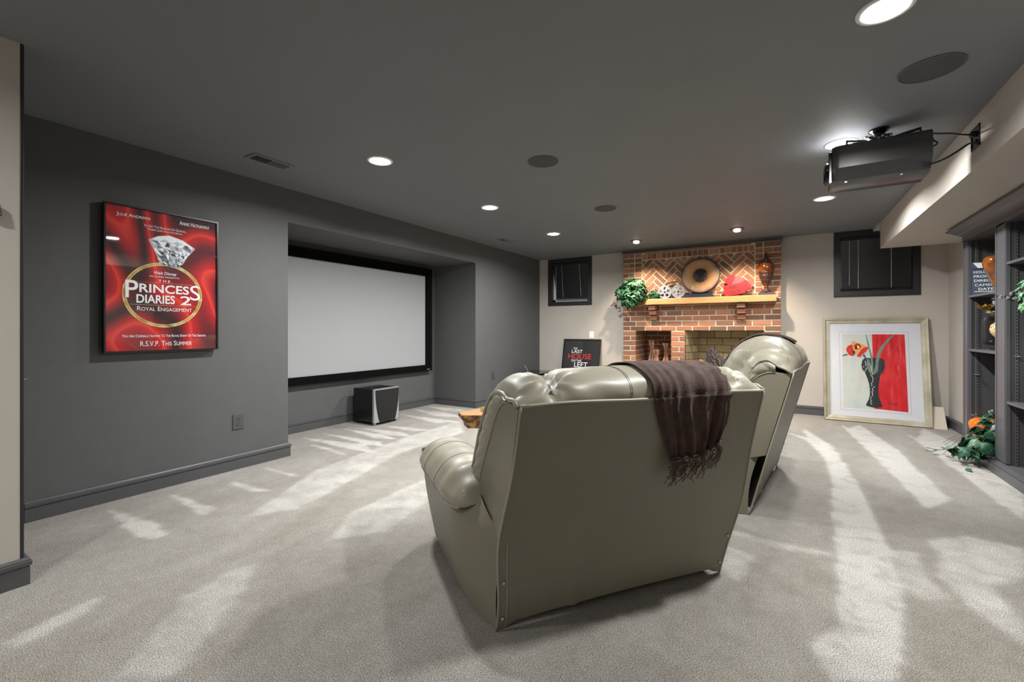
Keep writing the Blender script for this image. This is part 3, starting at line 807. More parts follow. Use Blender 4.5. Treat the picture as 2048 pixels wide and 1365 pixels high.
# piers beside the openings
for r_ in range(15):
    z1 = zt - r_ * CP; z0 = z1 - CP
    if z1 <= 0.0: break
    z0 = max(z0, 0)
    o_ = (r_ % 2) * 0.118
    course(FX0, NX0, z0, z1, o_ if r_ % 2 else 0.0)
    course(NX1, BX0, z0, z1, 0.118 if r_ % 2 else 0.0, L=0.236 if r_ % 2 else 0.21)
    course(BX1, FX1, z0, z1, 0.118 if r_ % 2 else 0.0, L=0.236)
    if z0 >= OZ0 - 0.03:   # inside the niche
        course(NX0, NX1, z0, z1, 0.06 + o_, y=7.815, depth=0.03)
        k = 0; yy = FY + 0.055 - 0.0
        yy = FY + 0.05
        while yy < 7.80:
            l = 0.225 if (k or r_ % 2) else 0.11
            e = min(yy + l, 7.81)
            for X, sg in ((NX0, 1), (NX1, -1)):
                o = bpy.data.objects.new('brick', BME); COL.objects.link(o); attach(o, fp)
                o.scale = (e - yy - 2 * G, 0.03, CP - 2 * G); o.rotation_euler = (0, 0, sg * PI / 2)
                o.location = (X - sg * 0.011, (yy + e) / 2, (z0 + z1) / 2)
            yy = e; k += 1
    if z1 < OZ0 + 0.001:
        course(NX0, NX1, z0, z1, 0.05 + o_); course(BX0, BX1, z0, z1, 0.07 + o_)
# five courses between openings and mantel
for r_ in range(5):
    z0 = zt + r_ * CP + (0.004 if r_ == 0 else 0)
    course(FX0, FX1, z0, zt + (r_ + 1) * CP, 0.118 if r_ % 2 == 0 else 0.03)
z = zt + 5 * CP       # 1.525
course(FX0, FX1, z, z + 0.0765, 0.09); course(FX0, FX1, z + 0.0765, z + 0.153, 0.2)
zb = z + 0.153        # 1.678
# herringbone panel with soldier course and side strips
PX0, PX1, PZ0, PZ1 = -1.932, -0.352, zb + 0.05, 2.262
course(PX0, PX1, zb, PZ0, 0.1)
x = PX0; k = 0
while x < PX1 - 0.03:
    brick(x + 0.005, min(x + 0.0745, PX1) - 0.005, 2.272, 2.352); x += 0.0752
brick(PX0 + 0.001, PX1 - 0.001, 2.362, 2.383, y=FY + 0.006)
rows = int(round((2.385 - zb) / 0.0755)); rp = (2.385 - zb) / rows
for r_ in range(rows):
    z0 = zb + r_ * rp; z1 = z0 + rp
    brick(-2.052 + G, -1.942, z0 + G, z1 - G)
    if r_ % 2: brick(FX0 + .001, -2.062, z0 + G, z1 - G)
    else: brick(FX0 + .001, -2.155, z0 + G, z1 - G); brick(-2.143, -2.062, z0 + G, z1 - G)
    brick(-0.342, -0.256, z0 + G, z1 - G)
    if r_ % 2: brick(-0.240, -0.137, z0 + G, z1 - G); brick(-0.127, FX1 - .001, z0 + G, z1 - G)
    else: brick(-0.240, FX1 - .001, z0 + G, z1 - G)
def clip(poly, ax, val, keep_less):
    out = []; n = len(poly)
    for i in range(n):
        a, b = poly[i], poly[(i + 1) % n]
        ia = (a[ax] <= val) == keep_less or a[ax] == val; ib = (b[ax] <= val) == keep_less or b[ax] == val
        if ia: out.append(a)
        if ia != ib:
            t = (val - a[ax]) / (b[ax] - a[ax]); out.append((a[0] + t * (b[0] - a[0]), a[1] + t * (b[1] - a[1])))
    return out
w = 0.0745; c45 = math.cos(PI / 4)
seen = set()
for i in range(-40, 40):
    for j in range(-40, 40):
        dd = (i - j) % 6
        if dd == 0: r4 = (i, j, i + 3, j + 1)
        elif dd == 5: r4 = (i, j, i + 1, j + 3)
        else: continue
        g = G / w
        a0, b0, a1, b1 = r4[0] + g, r4[1] + g, r4[2] - g, r4[3] - g
        pl = []
        for p, q in ((a0, b0), (a1, b0), (a1, b1), (a0, b1)):
            pl.append((-1.9 + (p - q) * w * c45 + 0.03, 1.2 + (p + q) * w * c45 - 0.02))
        for ax, v, kl in ((0, PX0 + 0.006, False), (0, PX1 - 0.006, True), (1, PZ0 + 0.006, False), (1, PZ1 - 0.006, True)):
            if pl: pl = clip(pl, ax, v, kl)
        if len(pl) < 3: continue
        area = 0.5 * abs(sum(pl[k][0] * pl[(k + 1) % len(pl)][1] - pl[(k + 1) % len(pl)][0] * pl[k][1] for k in range(len(pl))))
        if area < 0.0006: continue
        cx = sum(p[0] for p in pl) / len(pl); cz = sum(p[1] for p in pl) / len(pl)
        yy = FY - rnd.uniform(0, 0.003)
        bm = prism([(p[0] - cx, p[1] - cz) for p in pl], 'y', 0, 0.03)
        o = finish('brick', bm, 'brick', fp); o.location = (cx, yy, cz); nb[0] += 1
# corbels under the mantel: three bricks stepping out
for cx in (-1.745, -0.515):
    for k, dp in enumerate((0.055, 0.10, 0.15)):
        z0 = 1.537 - (3 - k) * 0.0785
        brick(cx - 0.055, cx + 0.055, z0 + 0.004, z0 + 0.0745, y=FY - dp, depth=dp + 0.01)
finish('brick_base', low, 'brick', fp, kind='stuff')
# firebricks: back and splayed sides
FB = 0.112; k = 0
for r_ in range(7):
    z1 = OZ1 + 0.004 - r_ * FB; z0 = z1 - FB
    if z1 < OZ0 + 0.02: break
    z0 = max(z0, OZ0)
    x = lx - (0.118 if r_ % 2 else 0.0)
    while x < rx:
        a, b = max(x, lx), min(x + 0.235, rx)
        if b - a > 0.02:
            o = bpy.data.objects.new('firebrick', FME); COL.objects.link(o); attach(o, fp)
            o.scale = (b - a - 0.008, 0.03, z1 - z0 - 0.008); o.location = ((a + b) / 2, yk + 0.009, (z0 + z1) / 2)
        x += 0.235
    for (ax, bx_) in (((BX0, yb), (lx, yk)), ((BX1, yb), (rx, yk))):
        A = Vector(ax); B = Vector(bx_); Ld = (B - A).length; dirv = (B - A) / Ld
        s = -(0.118 if r_ % 2 else 0.0)
        while s < Ld:
            a, b = max(s, 0.0), min(s + 0.235, Ld)
            if b - a > 0.02:
                o = bpy.data.objects.new('firebrick', FME); COL.objects.link(o); attach(o, fp)
                mid = A + dirv * ((a + b) / 2)
                left = ax[0] < -0.7
                ang = math.atan2(dirv.y, dirv.x) + (0 if left else PI)
                nrm = Vector((dirv.y, -dirv.x)) if left else Vector((-dirv.y, dirv.x))
                o.scale = (b - a - 0.008, 0.03, z1 - z0 - 0.008)
                c_ = mid - nrm * 0.009
                o.location = (c_.x, c_.y, (z0 + z1) / 2); o.rotation_euler = (0, 0, ang)
            s += 0.235
finish('lintel', box(BX0, BX1, yb, yb + 0.07, OZ1 - 0.002, OZ1 + 0.008), 'iron', fp)
finish('gas_valve', box(-1.20, -1.14, 7.38, 7.44, 0.50, 0.64, bevel=0.004), 'iron', fp)
# mantel shelf (own thing: could be lifted off the corbels)
mt = root('mantel_shelf', 'light golden oak mantel shelf across the brick fireplace', 'shelf', (-1.0, 7.0, 1.537))
pts = [(-2.12, 7.083), (-1.808, 6.90), (-0.086, 6.90), (-0.086, 7.083)]
finish('shelf_board', prism(pts, 'z', 1.540, 1.628, bevel=0.004), 'oak', mt)
MZ = 1.6285

# ------------------------------------------------------------ things in the niche
def lathe_thing(name, label, cat, prof, c, m, n=36, group=None):
    if m != 'terracotta': prof = [prof[0]] + [(max(0.0, p.x), p.y) for p in catmull([(a, b, 0) for a, b in prof[1:-1]], 6)] + [prof[-1]]
    r = finish(name, lathe(prof, (0, 0, 0), n), m, smooth=True, auto=50)
    r.location = c
    r['label'] = label; r['category'] = cat
    if group: r['group'] = group
    return r
def wob(prof, per=3, amp=0.0025):
    out = []
    for (r0, z0), (r1, z1) in zip(prof, prof[1:]):
        steps = max(1, int(abs(z1 - z0) / 0.016))
        for k in range(steps):
            t = k / steps; out.append((r0 + (r1 - r0) * t, z0 + (z1 - z0) * t))
            out.append((max(0, r0 + (r1 - r0) * (t + 0.5 / steps) + amp), z0 + (z1 - z0) * (t + 0.5 / steps)))
    out.append(prof[-1]); return out
def candle_vase(h, rw):
    return [(0.0, 0.0)] + wob([(rw, 0.0), (rw * 0.95, 0.05 * h), (rw * 1.08, 0.30 * h), (rw * 0.95, 0.5 * h), (rw * 0.5, 0.66 * h), (rw * 0.36, 0.76 * h), (rw * 0.5, 0.86 * h), (rw * 0.86, 0.97 * h), (rw * 0.9, h)]) + [(rw * 0.7, h), (rw * 0.6, h - 0.02), (0.0, h - 0.02)]
lathe_thing('ridged_vase', 'tallest ridged terracotta vase at the left of the brick niche', 'vase', candle_vase(0.615, 0.066), (-1.86, 7.42, OZ0), 'terracotta')
lathe_thing('ridged_vase', 'shortest ridged terracotta vase, in front in the middle of the brick niche', 'vase', candle_vase(0.465, 0.068), (-1.752, 7.27, OZ0), 'terracotta')
lathe_thing('ridged_vase', 'ridged terracotta vase at the right of the brick niche', 'vase', candle_vase(0.575, 0.062), (-1.625, 7.38, OZ0), 'terracotta')

# ------------------------------------------------------------ things on the mantel
# leaf clusters
def leaf_shape(kind='ivy', s=1.0):
    bm = bmesh.new()
    if kind == 'ivy':
        o = [(0, 0), (0.20, -0.10), (0.46, 0.02), (0.30, 0.22), (0.42, 0.48), (0.18, 0.48), (0, 1.0), (-0.18, 0.48), (-0.42, 0.48), (-0.30, 0.22), (-0.46, 0.02), (-0.20, -0.10)]
    else:
        o = [(0, 0), (0.18, 0.02), (0.32, 0.16), (0.35, 0.36), (0.25, 0.60), (0.10, 0.82), (0, 1.08), (-0.10, 0.82), (-0.25, 0.60), (-0.35, 0.36), (-0.32, 0.16), (-0.18, 0.02)]
    def zz(x, y): return -0.35 * abs(x) * (1 if kind == 'ivy' else 0.9) - 0.22 * y * y + 0.12 * y
    mid = [bm.verts.new((0, y * s, zz(0, y) * s + 0.03 * s)) for y in (0.0, 0.35, 0.7)]
    v = [bm.verts.new((x * s, y * s, zz(x, y) * s)) for x, y in o]
    c = mid[1]
    for i in range(len(v)):
        bm.faces.new((c, v[i], v[(i + 1) % len(v)]))
    bmesh.ops.delete(bm, geom=[mid[0], mid[2]], context='VERTS')
    return bm
def leaf_mats(pts_fn, n, size, rr):
    out = []
    for _ in range(n):
        p, out_dir = pts_fn(rr)
        d = Vector(out_dir).normalized()
        d = (d + Vector((rr.uniform(-.6, .6), rr.uniform(-.6, .6), rr.uniform(-.7, .3)))).normalized()
        nz = (Vector(out_dir).normalized() * 1.2 + Vector((rr.uniform(-.7, .7), rr.uniform(-.7, .7), rr.uniform(-.2, 1.0)))).normalized()
        yy = (Vector((rr.uniform(-1, 1), rr.uniform(-1, .6), rr.uniform(-1.2, .4))) + d * 0.4); yy = (yy - nz * yy.dot(nz)).normalized()
        xx = yy.cross(nz)
        q = Matrix((xx, yy, nz)).transposed().to_quaternion()
        s = size * rr.uniform(0.65, 1.25)
        out.append(Matrix.Translation(p) @ q.to_matrix().to_4x4() @ Matrix.Scale(s, 4))
    return out
def foliage(name, kind, mats, m, parent, label=None):
    src = leaf_shape(kind); sv = [v.co.copy() for v in src.verts]; sf_ = [[v.index for v in f.verts] for f in src.faces]
    src.verts.index_update(); src.faces.index_update()
    sf_ = [[v.index for v in f.verts] for f in src.faces]; src.free()
    V = []; F = []
    for mt_ in mats:
        b = len(V); V += [mt_ @ c for c in sv]; F += [[b + i for i in f] for f in sf_]
    me = bpy.data.meshes.new(name); me.from_pydata([tuple(v) for v in V], [], F)
    return finish(name, me, m, parent, kind='stuff', smooth=True, label=label)
rr = random.Random(3)
iv = root('ivy_plant', 'bushy green artificial ivy trailing over the left end of the mantel', 'plant', (-2.0, 6.97, MZ))
finish('pot', lathe([(0.0, 0), (0.05, 0), (0.07, 0.10), (0.0, 0.10)], (-2.0, 6.995, MZ), 20), 'dark_wood', iv, smooth=True)
def ball(c, r3):
    def f(r_):
        while True:
            v = Vector((r_.uniform(-1, 1), r_.uniform(-1, 1), r_.uniform(-1, 1)))
            if 0.25 < v.length < 1: break
        n = v.normalized(); k = r_.uniform(0.55, 1.0)
        return (Vector(c) + Vector((n.x * r3[0] * k, n.y * r3[1] * k, n.z * r3[2] * k)), n)
    return f
A_ = leaf_mats(ball((-2.03, 6.93, 1.80), (0.20, 0.13, 0.19)), 330, 0.075, rr)
A_ += leaf_mats(ball((-1.93, 6.90, 1.72), (0.15, 0.12, 0.13)), 150, 0.07, rr)
A_ += leaf_mats(ball((-2.20, 6.93, 1.74), (0.13, 0.10, 0.13)), 110, 0.07, rr)
A_ += leaf_mats(ball((-2.06, 6.86, 1.60), (0.16, 0.08, 0.10)), 120, 0.065, rr)
A_ += leaf_mats(ball((-1.70, 6.98, 1.70), (0.10, 0.06, 0.08)), 60, 0.07, rr)
foliage('foliage', 'ivy', A_, 'leaf', iv)
B_ = leaf_mats(ball((-2.06, 6.84, 1.64), (0.17, 0.08, 0.14)), 90, 0.055, rr) + leaf_mats(ball((-1.97, 6.84, 1.86), (0.14, 0.08, 0.10)), 50, 0.06, rr)
foliage('pale_foliage', 'ivy', B_, 'leaf_light', iv, label='paler mint-green ivy leaves')
bm = bmesh.new()
for e_ in ((-2.36, 6.90, 1.55), (-2.30, 6.90, 1.47), (-2.22, 6.88, 1.42)):
    tube(catmull([(-2.15, 6.92, 1.70), ((-2.15 + e_[0]) / 2 - 0.03, 6.90, (1.70 + e_[2]) / 2 + 0.05), e_], 5), 0.003, 5, bm)
finish('stem', bm, 'stem', iv)
C_ = [Matrix.Translation(p) @ Euler((rr.uniform(2, 4), rr.uniform(-1, 1), rr.uniform(0, 6))).to_matrix().to_4x4() @ Matrix.Scale(0.06, 4) for p in ((-2.36, 6.90, 1.55), (-2.34, 6.90, 1.58), (-2.30, 6.90, 1.50), (-2.29, 6.9, 1.53), (-2.22, 6.88, 1.44), (-2.25, 6.89, 1.49), (-2.38, 6.9, 1.53))]
foliage('trailing_leaf', 'ivy', C_, 'stem', iv)

def reel(cx, cz, r_, label, ry):
    t = root('film_reel', label, 'film reel', (cx, 6.955, MZ), group='pair of film reels on the mantel')
    bm = bmesh.new()
    N_ = 48; holes = 5
    # disc with round holes: polar grid minus hole faces
    bmc = bmesh.new()
    res = 44
    def inside(x, y):
        if x * x + y * y > 1: return False
        if x * x + y * y < 0.15 ** 2: return False
        for k in range(holes):
            a = 2 * PI * k / holes + ry
            if (x - 0.58 * math.cos(a)) ** 2 + (y - 0.58 * math.sin(a)) ** 2 < 0.225 ** 2: return False
        return True
    for sgn, yy in ((1, -0.012), (1, 0.012)):
        vd = {}
        def V_(i, j):
            if (i, j) not in vd:
                vd[(i, j)] = bm.verts.new((cx + (2 * i / res - 1) * r_ * 1.0, 6.955 + yy, cz + (2 * j / res - 1) * r_))
            return vd[(i, j)]
        for i in range(res):
            for j in range(res):
                x = (2 * (i + .5) / res - 1); y = (2 * (j + .5) / res - 1)
                if inside(x, y): bm.faces.new((V_(i, j), V_(i + 1, j), V_(i + 1, j + 1), V_(i, j + 1)))
    # extrude for thickness
    ex = bmesh.ops.extrude_face_region(bm, geom=bm.faces[:])
    bmesh.ops.translate(bm, verts=[v for v in ex['geom'] if isinstance(v, bmesh.types.BMVert)], vec=(0, -0.003, 0))
    finish('side_plate', bm, 'reel', t)
    bm = bmesh.new()
    for yy in (-0.0155, 0.0125):
        n = 48
        ring = [(r_ * 1.01 * math.cos(2 * PI * k / n) + cx, 6.955 + yy, r_ * 1.01 * math.sin(2 * PI * k / n) + cz) for k in range(n)]
        def f(u, v, yy=yy):
            a = 2 * PI * u; b = 2 * PI * v
            rad = r_ * 0.975 + 0.0045 * math.cos(b)
            return (cx + rad * math.cos(a), 6.955 + yy + 0.003 * math.sin(b), cz + rad * math.sin(a))
        grid(48, 6, f, True, True, bm)
    finish('rim', bm, 'reel', t, smooth=True)
    finish('hub', lathe([(0, -0.02), (0.014, -0.02), (0.014, 0.02), (0, 0.02)], (cx, 6.955, cz), 20, axis='y'), 'print_black', t)
    return t
reel(-1.549, MZ + 0.1, 0.099, 'grey film reel standing nearest the ivy', 0.3)
reel(-1.352, MZ + 0.098, 0.097, 'grey film reel standing nearest the copper disc', 0.9)
s_ = root('film_stand', 'small dark curled film strip ornament behind the film reels', 'ornament', (-1.44, 7.03, MZ))
finish('film_strip', tube(catmull([(-1.60, 7.02, MZ + 0.004), (-1.57, 7.03, 1.80), (-1.54, 7.03, 1.86), (-1.49, 7.03, 1.875), (-1.42, 7.03, 1.885), (-1.38, 7.02, 1.88)], 5), 0.009, 6), 'print_black', s_)

# copper disc on navy stand
t = root('decorative_plate', 'large round copper-glazed plate with dark centre standing mid-mantel', 'plate', (-1.055, 7.0, 1.69))
def dlathe(prof): return lathe(prof, (0, 0, 0), 56, axis='y')
def tiltput(bm, tx=-8):
    bmesh.ops.rotate(bm, verts=bm.verts, cent=(0, 0, 0), matrix=Matrix.Rotation(math.radians(tx), 3, 'X'))
    bmesh.ops.translate(bm, verts=bm.verts, vec=(-1.055, 7.005, 1.957)); return bm
finish('plate_body', tiltput(dlathe([(0.0, 0.02), (0.255, 0.022), (0.262, 0.008), (0.255, -0.006), (0.235, -0.004), (0.17, 0.004), (0.095, 0.006), (0.0, 0.007)])), 'bronze_disc', t, smooth=True)
bm = bmesh.new()
def f(u, v):
    a = 2 * PI * u; b = 2 * PI * v; rad = 0.259 + 0.009 * math.cos(b)
    return (rad * math.cos(a), 0.004 + 0.010 * math.sin(b), rad * math.sin(a))
finish('rim', tiltput(grid(64, 8, f, True, True)), 'dark_bronze', t, smooth=True)
def f(u, v):
    a = 2 * PI * u; rad = 0.100 * v
    return (rad * math.cos(a), -0.012 + 0.014 * v * v + 0.002 * math.sin(9 * a) * v, rad * math.sin(a))
finish('centre_boss', tiltput(grid(48, 8, f, True)), 'dark_bronze', t, smooth=True)
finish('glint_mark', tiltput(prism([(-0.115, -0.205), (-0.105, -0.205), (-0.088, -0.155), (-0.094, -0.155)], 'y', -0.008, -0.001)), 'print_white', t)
t = root('plate_stand', 'long low navy lacquered plinth under the copper plate', 'stand', (-1.06, 6.97, MZ))
finish('plinth', box(-1.30, -0.865, 6.925, 7.04, MZ, MZ + 0.028, bevel=0.004), 'stand_blue', t)
finish('ledge', box(-1.285, -0.88, 6.945, 7.04, MZ + 0.028, MZ + 0.055, bevel=0.004), 'stand_blue', t)

# admit-one tickets
t = root('ticket_sign', 'red oversized ADMIT ONE tickets standing upside down on the mantel', 'sign', (-0.57, 6.97, MZ))
def ticket(cx, cz, W, H, ang, y, m, txt, nm):
    ca, sa = math.cos(ang), math.sin(ang)
    out = []
    c = 0.018
    hw, hh = W / 2, H / 2
    base = [(-hw + c, -hh), (hw - c, -hh), (hw - c * .6, -hh + c * .6), (hw, -hh + c), (hw, hh - c), (hw - c * .6, hh - c * .6), (hw - c, hh), (-hw + c, hh), (-hw + c * .6, hh - c * .6), (-hw, hh - c), (-hw, -hh + c), (-hw + c * .6, -hh + c * .6)]
    pts = [(cx + x * ca - z * sa, cz + x * sa + z * ca) for x, z in base]
    o = finish(nm, prism(pts, 'y', y, y + 0.006), m, t)
    def plane(u, v, h): return (cx + u * ca - v * sa, y - 0.001 - h, cz + u * sa + v * ca)
    if txt:
        for k, q in enumerate((-0.0016, 0.0, 0.0016)):   # three strikes thicken the strokes
            pq = lambda u, v, h, k=k: plane(u, v, 0.0002 * k)
            lettering('ADMIT', pq, (-0.075 + q, -0.058, 0.075 + q, -0.012), 'print_black', o, flip=True)
            lettering('ONE', pq, (-0.062 + q, 0.010, 0.058 + q, 0.054), 'print_black', o, flip=True)
        flat([[(s * 0.100 - 0.001, -0.055), (s * 0.100 + 0.001, -0.055), (s * 0.100 + 0.001, 0.055), (s * 0.100 - 0.001, 0.055)] for s in (-1, 1)], plane, 0, 'print_black', o, 'perforation')
    else:
        lettering('ONE', plane, (0.02, -0.02, 0.085, 0.03), 'print_black', o, bold=0.008, flip=True)
    return o
ticket(-0.60, 1.83, 0.24, 0.145, math.radians(-38), 7.03, 'ticket_red', False, 'ticket')
ticket(-0.50, 1.80, 0.25, 0.14, math.radians(-25), 7.015, 'ticket_pink', False, 'ticket')
ticket(-0.52, 1.745, 0.24, 0.13, math.radians(33), 7.00, 'ticket_red', False, 'ticket')
ticket(-0.600, 1.728, 0.275, 0.150, math.radians(9), 6.975, 'ticket_red', True, 'ticket')

# lidded urn on a plum book
t = root('book', 'plum-coloured closed book lying under the lidded urn', 'book', (-0.21, 6.98, MZ))
finish('cover', box(-0.305, -0.115, 6.92, 7.05, MZ, MZ + 0.036, bevel=0.003), 'plum', t)
finish('page_block', box(-0.300, -0.120, 6.9185, 7.04, MZ + 0.005, MZ + 0.031), 'plum', t)
UZ = MZ + 0.0365
t = root('lidded_urn', 'tall lidded urn with amber band and carved dark wood body', 'urn', (-0.21, 6.985, UZ))
c = (-0.21, 6.985, UZ)
finish('foot', lathe([(0, 0), (0.072, 0), (0.074, 0.008), (0.058, 0.02), (0.056, 0.03), (0.034, 0.045), (0.024, 0.062), (0.0, 0.062)], c, 32), 'dark_wood', t, smooth=True, auto=50)
finish('collar', lathe([(0, 0.060), (0.024, 0.060), (0.030, 0.075), (0.026, 0.095), (0, 0.095)], c, 28), 'amber', t, smooth=True, label='glowing amber collar')
bm = bmesh.new()
pr = [(0.026, 0.093), (0.040, 0.13), (0.060, 0.17), (0.078, 0.21), (0.088, 0.25), (0.094, 0.285)]
def f(u, v):
    r_, z_ = interp(pr, v); a = 2 * PI * u
    r_ += 0.005 * abs(math.sin(5 * a + 3 * v)) * math.sin(PI * v) + 0.003 * math.sin(22 * v)
    return (c[0] + r_ * math.cos(a), c[1] + r_ * math.sin(a), c[2] + z_)
finish('carved_body', grid(60, 30, f, True), 'dark_wood', t, smooth=True)
finish('band', lathe([(0.0, 0.28), (0.094, 0.28), (0.105, 0.305), (0.108, 0.34), (0.101, 0.375), (0.092, 0.39), (0, 0.39)], c, 40), 'amber', t, smooth=True, auto=50, label='glossy amber band')
lid = finish('lid', lathe([(0, 0.388), (0.094, 0.388), (0.092, 0.398), (0.072, 0.406), (0.050, 0.412), (0.040, 0.43), (0.045, 0.445), (0.038, 0.465), (0.024, 0.475), (0.030, 0.49), (0.022, 0.505), (0, 0.505)], c, 36), 'dark_wood', t, smooth=True, auto=50)
finish('finial', lathe([(0, 0.50), (0.014, 0.50), (0.010, 0.51), (0.016, 0.523), (0.017, 0.535), (0.008, 0.55), (0.004, 0.557), (0, 0.557)], c, 24), 'dark_wood', lid, smooth=True)
# ------------------------------------------------------------ framed film poster on the left wall
t = root('movie_poster', 'framed glossy red satin film poster with gold ring on the grey wall', 'poster', (-3.85, 1.39, 1.5))
Y0, Y1, Z0, Z1 = 1.048, 1.735, 0.998, 2.0
bm = bmesh.new(); e = 0.010
frame_bars(bm, 'x', -3.835, -3.797, Y0, Y1, Z0, Z1, e)
finish('frame', bm, 'poster_black', t)
finish('backing', box(-3.846, -3.812, Y0 + 0.004, Y1 - 0.004, Z0 + 0.004, Z1 - 0.004), 'poster_black', t)
pr = finish('print', box(-3.812, -3.809, Y0 + e, Y1 - e, Z0 + e, Z1 - e), 'satin', t)
PL = lambda u, v, h: (-3.8088 + h, u, v)
def ell(cx, cz, rx, rz, n=64): return [(cx + rx * math.cos(2 * PI * k / n), cz + rz * math.sin(2 * PI * k / n)) for k in range(n)]
def annulus(cx, cz, rx, rz, wx, n=72):
    a = ell(cx, cz, rx, rz, n); b = ell(cx, cz, rx - wx, rz - wx, n)
    return [[a[i], a[(i + 1) % n], b[(i + 1) % n], b[i]] for i in range(n)]
rc = (1.385, 1.402)
flat(annulus(*rc, 0.240, 0.233, 0.021), PL, 0.0003, 'gold_print', pr, 'ring_print')
flat(annulus(*rc, 0.233, 0.226, 0.003), PL, 0.0006, 'print_black', pr, 'ring_line'); flat(annulus(*rc, 0.226, 0.219, 0.002), PL, 0.0006, 'print_black', pr, 'ring_line')
# generic cut gem
g0 = [(1.290, 1.790), (1.345, 1.822), (1.415, 1.838), (1.500, 1.815), (1.580, 1.765), (1.530, 1.700), (1.500, 1.640), (1.440, 1.618), (1.370, 1.625), (1.335, 1.690)]
top = [(1.315, 1.795), (1.415, 1.838), (1.50, 1.815), (1.565, 1.77), (1.46, 1.775), (1.385, 1.785)]
flat([g0], PL, 0.0003, 'gem1', pr, 'gem_print')
flat([[(1.31, 1.796), (1.345, 1.822), (1.415, 1.838), (1.50, 1.815), (1.572, 1.768), (1.50, 1.782), (1.46, 1.80), (1.43, 1.782), (1.385, 1.805), (1.35, 1.785)]], PL, 0.0005, 'gem0', pr, 'gem_facet')
r5 = random.Random(11); fac = {0: [], 1: [], 2: [], 3: []}
xs_ = 9; ys_ = 7
def gp(i, j):
    fy = j / ys_; l = 1.305 + 0.06 * fy; r_ = 1.565 - 0.085 * fy
    z = (1.785 - 0.165 * fy) - 0.012 * (i / xs_)
    return (l + (r_ - l) * (i / xs_) + jit[(i, j)][0], z + jit[(i, j)][1])
jit = {(i, j): (r5.uniform(-.008, .008), r5.uniform(-.007, .007)) for i in range(xs_ + 1) for j in range(ys_ + 1)}
for i in range(xs_):
    for j in range(ys_):
        a, b, c_, d_ = gp(i, j), gp(i + 1, j), gp(i + 1, j + 1), gp(i, j + 1)
        fac[r5.choice([0, 0, 1, 2, 3])].append([a, b, c_]); fac[r5.choice([0, 1, 1, 2, 3])].append([a, c_, d_])
for k in fac:
    if fac[k]: flat(fac[k], PL, 0.0006, 'gem%d' % k, pr, 'gem_facet')
def PT(s, b, m='print_white', sc=True, bold=0.008, **k): return lettering(s, lambda u, v, h: PL(u, v, 0.0009), b, m, pr, small_caps=sc, bold=bold, **k)
PT('Julie Andrews', (1.115, 1.918, 1.300, 1.948)); PT('Anne Hathaway', (1.477, 1.930, 1.676, 1.960))
PT('To Get The Kingdom Of Genovia...', (1.264, 1.876, 1.525, 1.893)); PT("There's Just A Little Hitch.", (1.284, 1.852, 1.498, 1.869))
PT('Walt Disney', (1.316, 1.541, 1.455, 1.570), sc=False, shear=0.006); PT('PICTURES PRESENTS', (1.296, 1.527, 1.475, 1.536), sc=False)
PT('. T H E .', (1.335, 1.494, 1.432, 1.511), sc=False)
flat([[(1.21, 1.4865), (1.56, 1.4865), (1.56, 1.4880), (1.21, 1.4880)], [(1.185, 1.327), (1.59, 1.327), (1.59, 1.3285), (1.185, 1.3285)]], PL, 0.0008, 'gold_print', pr, 'rule')
PT('RINCES', (1.238, 1.414, 1.538, 1.476), sc=False, bold=0.02)
PT('P', (1.162, 1.374, 1.232, 1.494), sc=False, bold=0.01); PT('S', (1.545, 1.374, 1.612, 1.486), sc=False, bold=0.0)
for o in list(pr.children):
    pass
PT('DIARIES', (1.222, 1.339, 1.448, 1.400), sc=False, bold=0.02); PT('2', (1.482, 1.336, 1.552, 1.402), sc=False, bold=0.01)
PT('Royal Engagement', (1.226, 1.286, 1.556, 1.317), bold=0.004)
PT('You Are Cordially Invited To The Royal Event Of The Season.', (1.144, 1.100, 1.652, 1.118))
PT('R.S.V.P. This Summer', (1.244, 1.037, 1.556, 1.072), bold=0.014)
finish('glass', box(-3.803, -3.8015, Y0 + e, Y1 - e, Z0 + e, Z1 - e), 'pane', t)

# ------------------------------------------------------------ projection screen
t = root('projection_screen', 'wide white projection screen in thick black frame inside the wall recess', 'screen', (-4.64, 3.78, 1.3))
sy0, sy1, sz0, sz1 = 2.57, 4.943, 0.624, 1.958; fw_ = 0.115
bm = bmesh.new()
for a in ((sy0 - fw_, sy0, sz0 - 0.09, sz1 + fw_), (sy1, sy1 + 0.125, sz0 - 0.09, sz1 + fw_), (sy0, sy1, sz0 - 0.09, sz0), (sy0, sy1, sz1, sz1 + fw_)):
    bx(bm, -4.63, -4.565, *a)
finish('frame', bm, 'black_velvet', t)
finish('fabric', box(-4.62, -4.59, sy0, sy1, sz0, sz1), 'screen', t)
finish('maker_badge', box(-4.565, -4.5635, 4.955, 5.015, 0.553, 0.563), 'silver', t, label='small silver badge on lower right of frame')
bm = bmesh.new(); bx(bm, -4.64, -4.63, 2.6, 2.75, 1.9, 2.0); bx(bm, -4.64, -4.63, 4.7, 4.85, 1.9, 2.0)
finish('bracket', bm, 'iron', t)

